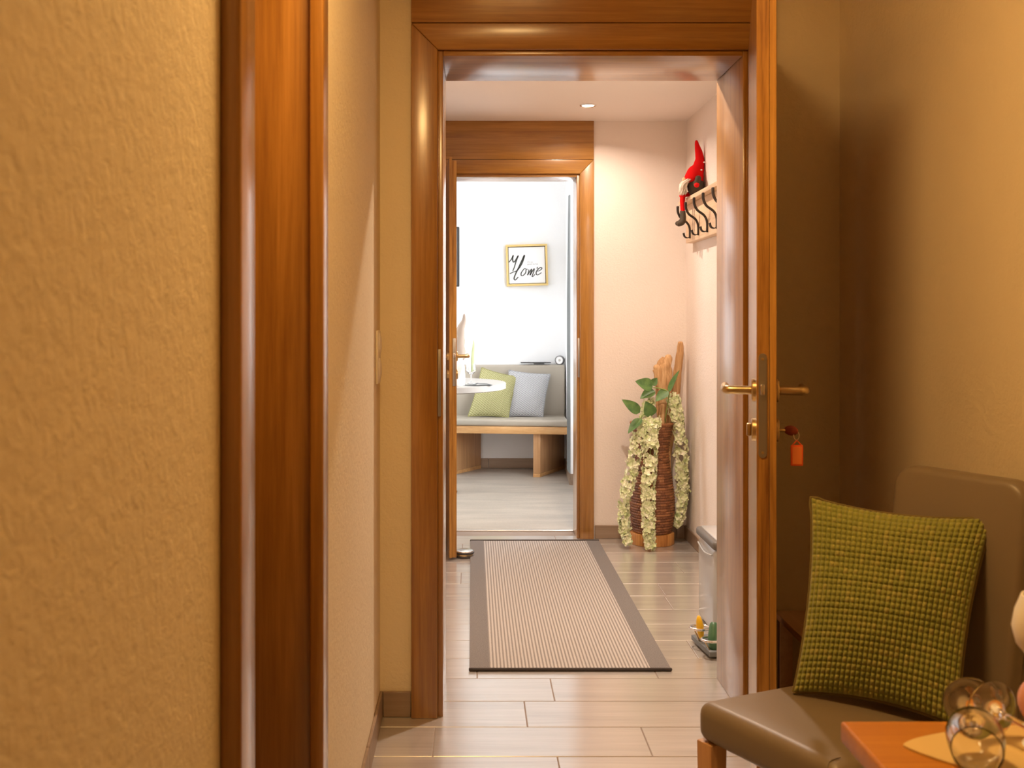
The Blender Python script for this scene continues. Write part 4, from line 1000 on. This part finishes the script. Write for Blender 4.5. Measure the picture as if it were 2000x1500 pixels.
# objects on the backrest ledge
a = P(1017, 711, 8.0); b = P(1076, 711, 8.0); lz = 0.817
tbt = thing('tablet', 'thin dark tablet lying on a small foot on the bench backrest', 'tablet', ((a.x + b.x) / 2, 8.03, lz))
bm = NB(); box(bm, (0.055 + 0.06, 7.985, -0.014 + 0.04), (0.135 + 0.06, 8.045, 0.04), 0.003, 2, Matrix.Translation(((a.x + b.x) / 2 - 0.13, 0, lz - 0.026))); obj('foot', bm, 'bin_dark', tbt)
bm = NB(); box(bm, (a.x, 7.98, lz + 0.0145), (b.x, 8.06, lz + 0.021), 0.002, 2, Matrix.Translation((0, 0, 0))); obj('screen_slab', bm, 'black_plastic', tbt)
cc = P(1108, 704, 8.02)
ck = thing('table_clock', 'small round grey table clock standing on the bench backrest by the wall', 'clock', (0.69, 8.03, lz))
cz = lz + 0.036; cxx = 0.688
bm = NB(); lathe(bm, [(0.036, -0.016), (0.036, 0.016), (0.030, 0.018), (0.030, 0.014)], (cxx, 8.03, cz), 30, axisM((-0.4, -1, 0)), cap=False); obj('rim', bm, 'bin_dark', ck)
bm = NB(); lathe(bm, [(0.0, 0.013), (0.0305, 0.013)], (cxx, 8.03, cz), 30, axisM((-0.4, -1, 0)), cap=False); obj('face', bm, 'canvas_white', ck)
bm = NB(); lathe(bm, [(0.0, -0.015), (0.0355, -0.015)], (cxx, 8.03, cz), 30, axisM((-0.4, -1, 0)), cap=False); obj('back', bm, 'bin_dark', ck)
bm = NB(); lathe(bm, [(0.010, 0.0135), (0.010, 0.0155), (0.006, 0.016)], (cxx, 8.03, cz), 20, axisM((-0.4, -1, 0))); obj('hub', bm, 'grey_metal', ck)

# round table in the far room
tcx, tcy, tr = -0.35, 6.95, 0.58
rt = thing('round_table', 'cream round table with a central column in the bright room', 'table', (tcx, tcy, 0))
bm = NB(); lathe(bm, [(tr - 0.03, 0.705), (tr, 0.712), (tr, 0.747), (tr - 0.004, 0.75), (0, 0.75)], (tcx, tcy, 0), 72); obj('tabletop', bm, 'table_cream', rt, smooth=35)
bm = NB(); lathe(bm, [(0.05, 0.02), (0.045, 0.705)], (tcx, tcy, 0), 28); obj('column', bm, 'steel', rt)
bm = NB(); lathe(bm, [(0.25, 0.0), (0.25, 0.008), (0.05, 0.022)], (tcx, tcy, 0), 40); obj('foot_plate', bm, 'steel', rt)
# grey hat gnome on the table
ggx, ggy = -0.098, 6.62
g2 = thing('table_gnome', 'pale gnome figure with a tall pointed beige hat on the cream table', 'doll', (ggx, ggy, 0.75))
bm = NB(); lathe(bm, [(0.050, 0.7503), (0.054, 0.80), (0.048, 0.88), (0.036, 0.95), (0.0, 0.97)], (ggx, ggy, 0), 24); obj('body', bm, 'felt_white', g2)
bm = NB(); tube(bm, [(ggx, ggy, 0.93), (ggx + 0.004, ggy, 0.99), (ggx + 0.012, ggy, 1.05), (ggx + 0.026, ggy, 1.12), (ggx + 0.045, ggy, 1.17), (ggx + 0.047, ggy, 1.21)], [0.056, 0.050, 0.040, 0.026, 0.014, 0.006], 18, 5, 1, 0.1); obj('hat', bm, 'felt_beige', g2, smooth=80)
bm = NB(); rng = random.Random(4)
for i in range(26):
    x = ggx + rng.uniform(-0.03, 0.03)
    tube(bm, [(x, ggy - 0.046, 0.945), (x + rng.uniform(-0.01, 0.01), ggy - 0.062, 0.88), (x * 0.5 + ggx * 0.5, ggy - 0.056, 0.80)], [0.008, 0.008, 0.001], 5, 3)
obj('beard', bm, 'felt_white', g2, kind='stuff')
bm = NB(); sphere(bm, (ggx, ggy - 0.058, 0.94), 0.012); obj('nose', bm, 'skin_felt', g2, smooth=180)
# glass with napkins
wx, wy = P(920, 740, 6.78).x, 6.78
bm = NB(); wineglass(bm, 0.034, 0.03, 0.135, Matrix.Translation((wx, wy, 0.7505)))
tag(obj('wine_glass', bm, 'glass', smooth=50), 'upright wine glass on the cream table holding folded napkins', 'glass')
for nm, dx, tip, m_, lab in (('napkin', -0.010, P(916.5, 654, wy), 'napkin_white', 'white pointed napkin standing in the wine glass'), ('napkin', 0.011, P(925.5, 664, wy), 'napkin_green', 'pale green pointed napkin standing in the wine glass')):
    bm = NB(); tube(bm, [(wx + dx * 0.5, wy, 0.828), (wx + dx, wy, 0.87), (wx + dx * 1.25, wy, 0.95), Vector((tip.x, wy, (0.95 + tip.z) / 2 + 0.01)), tip], [0.004, 0.012, 0.012, 0.009, 0.0012], 10, 5, 0.45, 0.12)
    tag(obj(nm, bm, m_, smooth=70), lab, 'napkin')
bk = thing('booklet', 'open grey booklet lying on the cream table edge', 'booklet', (0.03, 6.60, 0.7503))
for s in (-1, 1):
    bm = NB(); n8 = 10; A_ = []
    for i in range(n8 + 1):
        k = i / n8; x = 0.035 + s * 0.095 * k; z = 0.7508 + 0.014 * math.exp(-5 * k) + 0.008 * math.sin(PI * k) * (s > 0)
        A_.append([bm.verts.new((x, 6.56 + (0.02 if s < 0 else 0.03) * k, z)), bm.verts.new((x, 6.68 + 0.02 * k, z))])
    for p_, q_ in zip(A_, A_[1:]): bm.faces.new((p_[0], q_[0], q_[1], p_[1]) if s > 0 else (p_[0], p_[1], q_[1], q_[0]))
    bmesh.ops.solidify(bm, geom=bm.faces[:], thickness=0.0015)
    obj('page', bm, 'booklet_grey', bk, smooth=60)
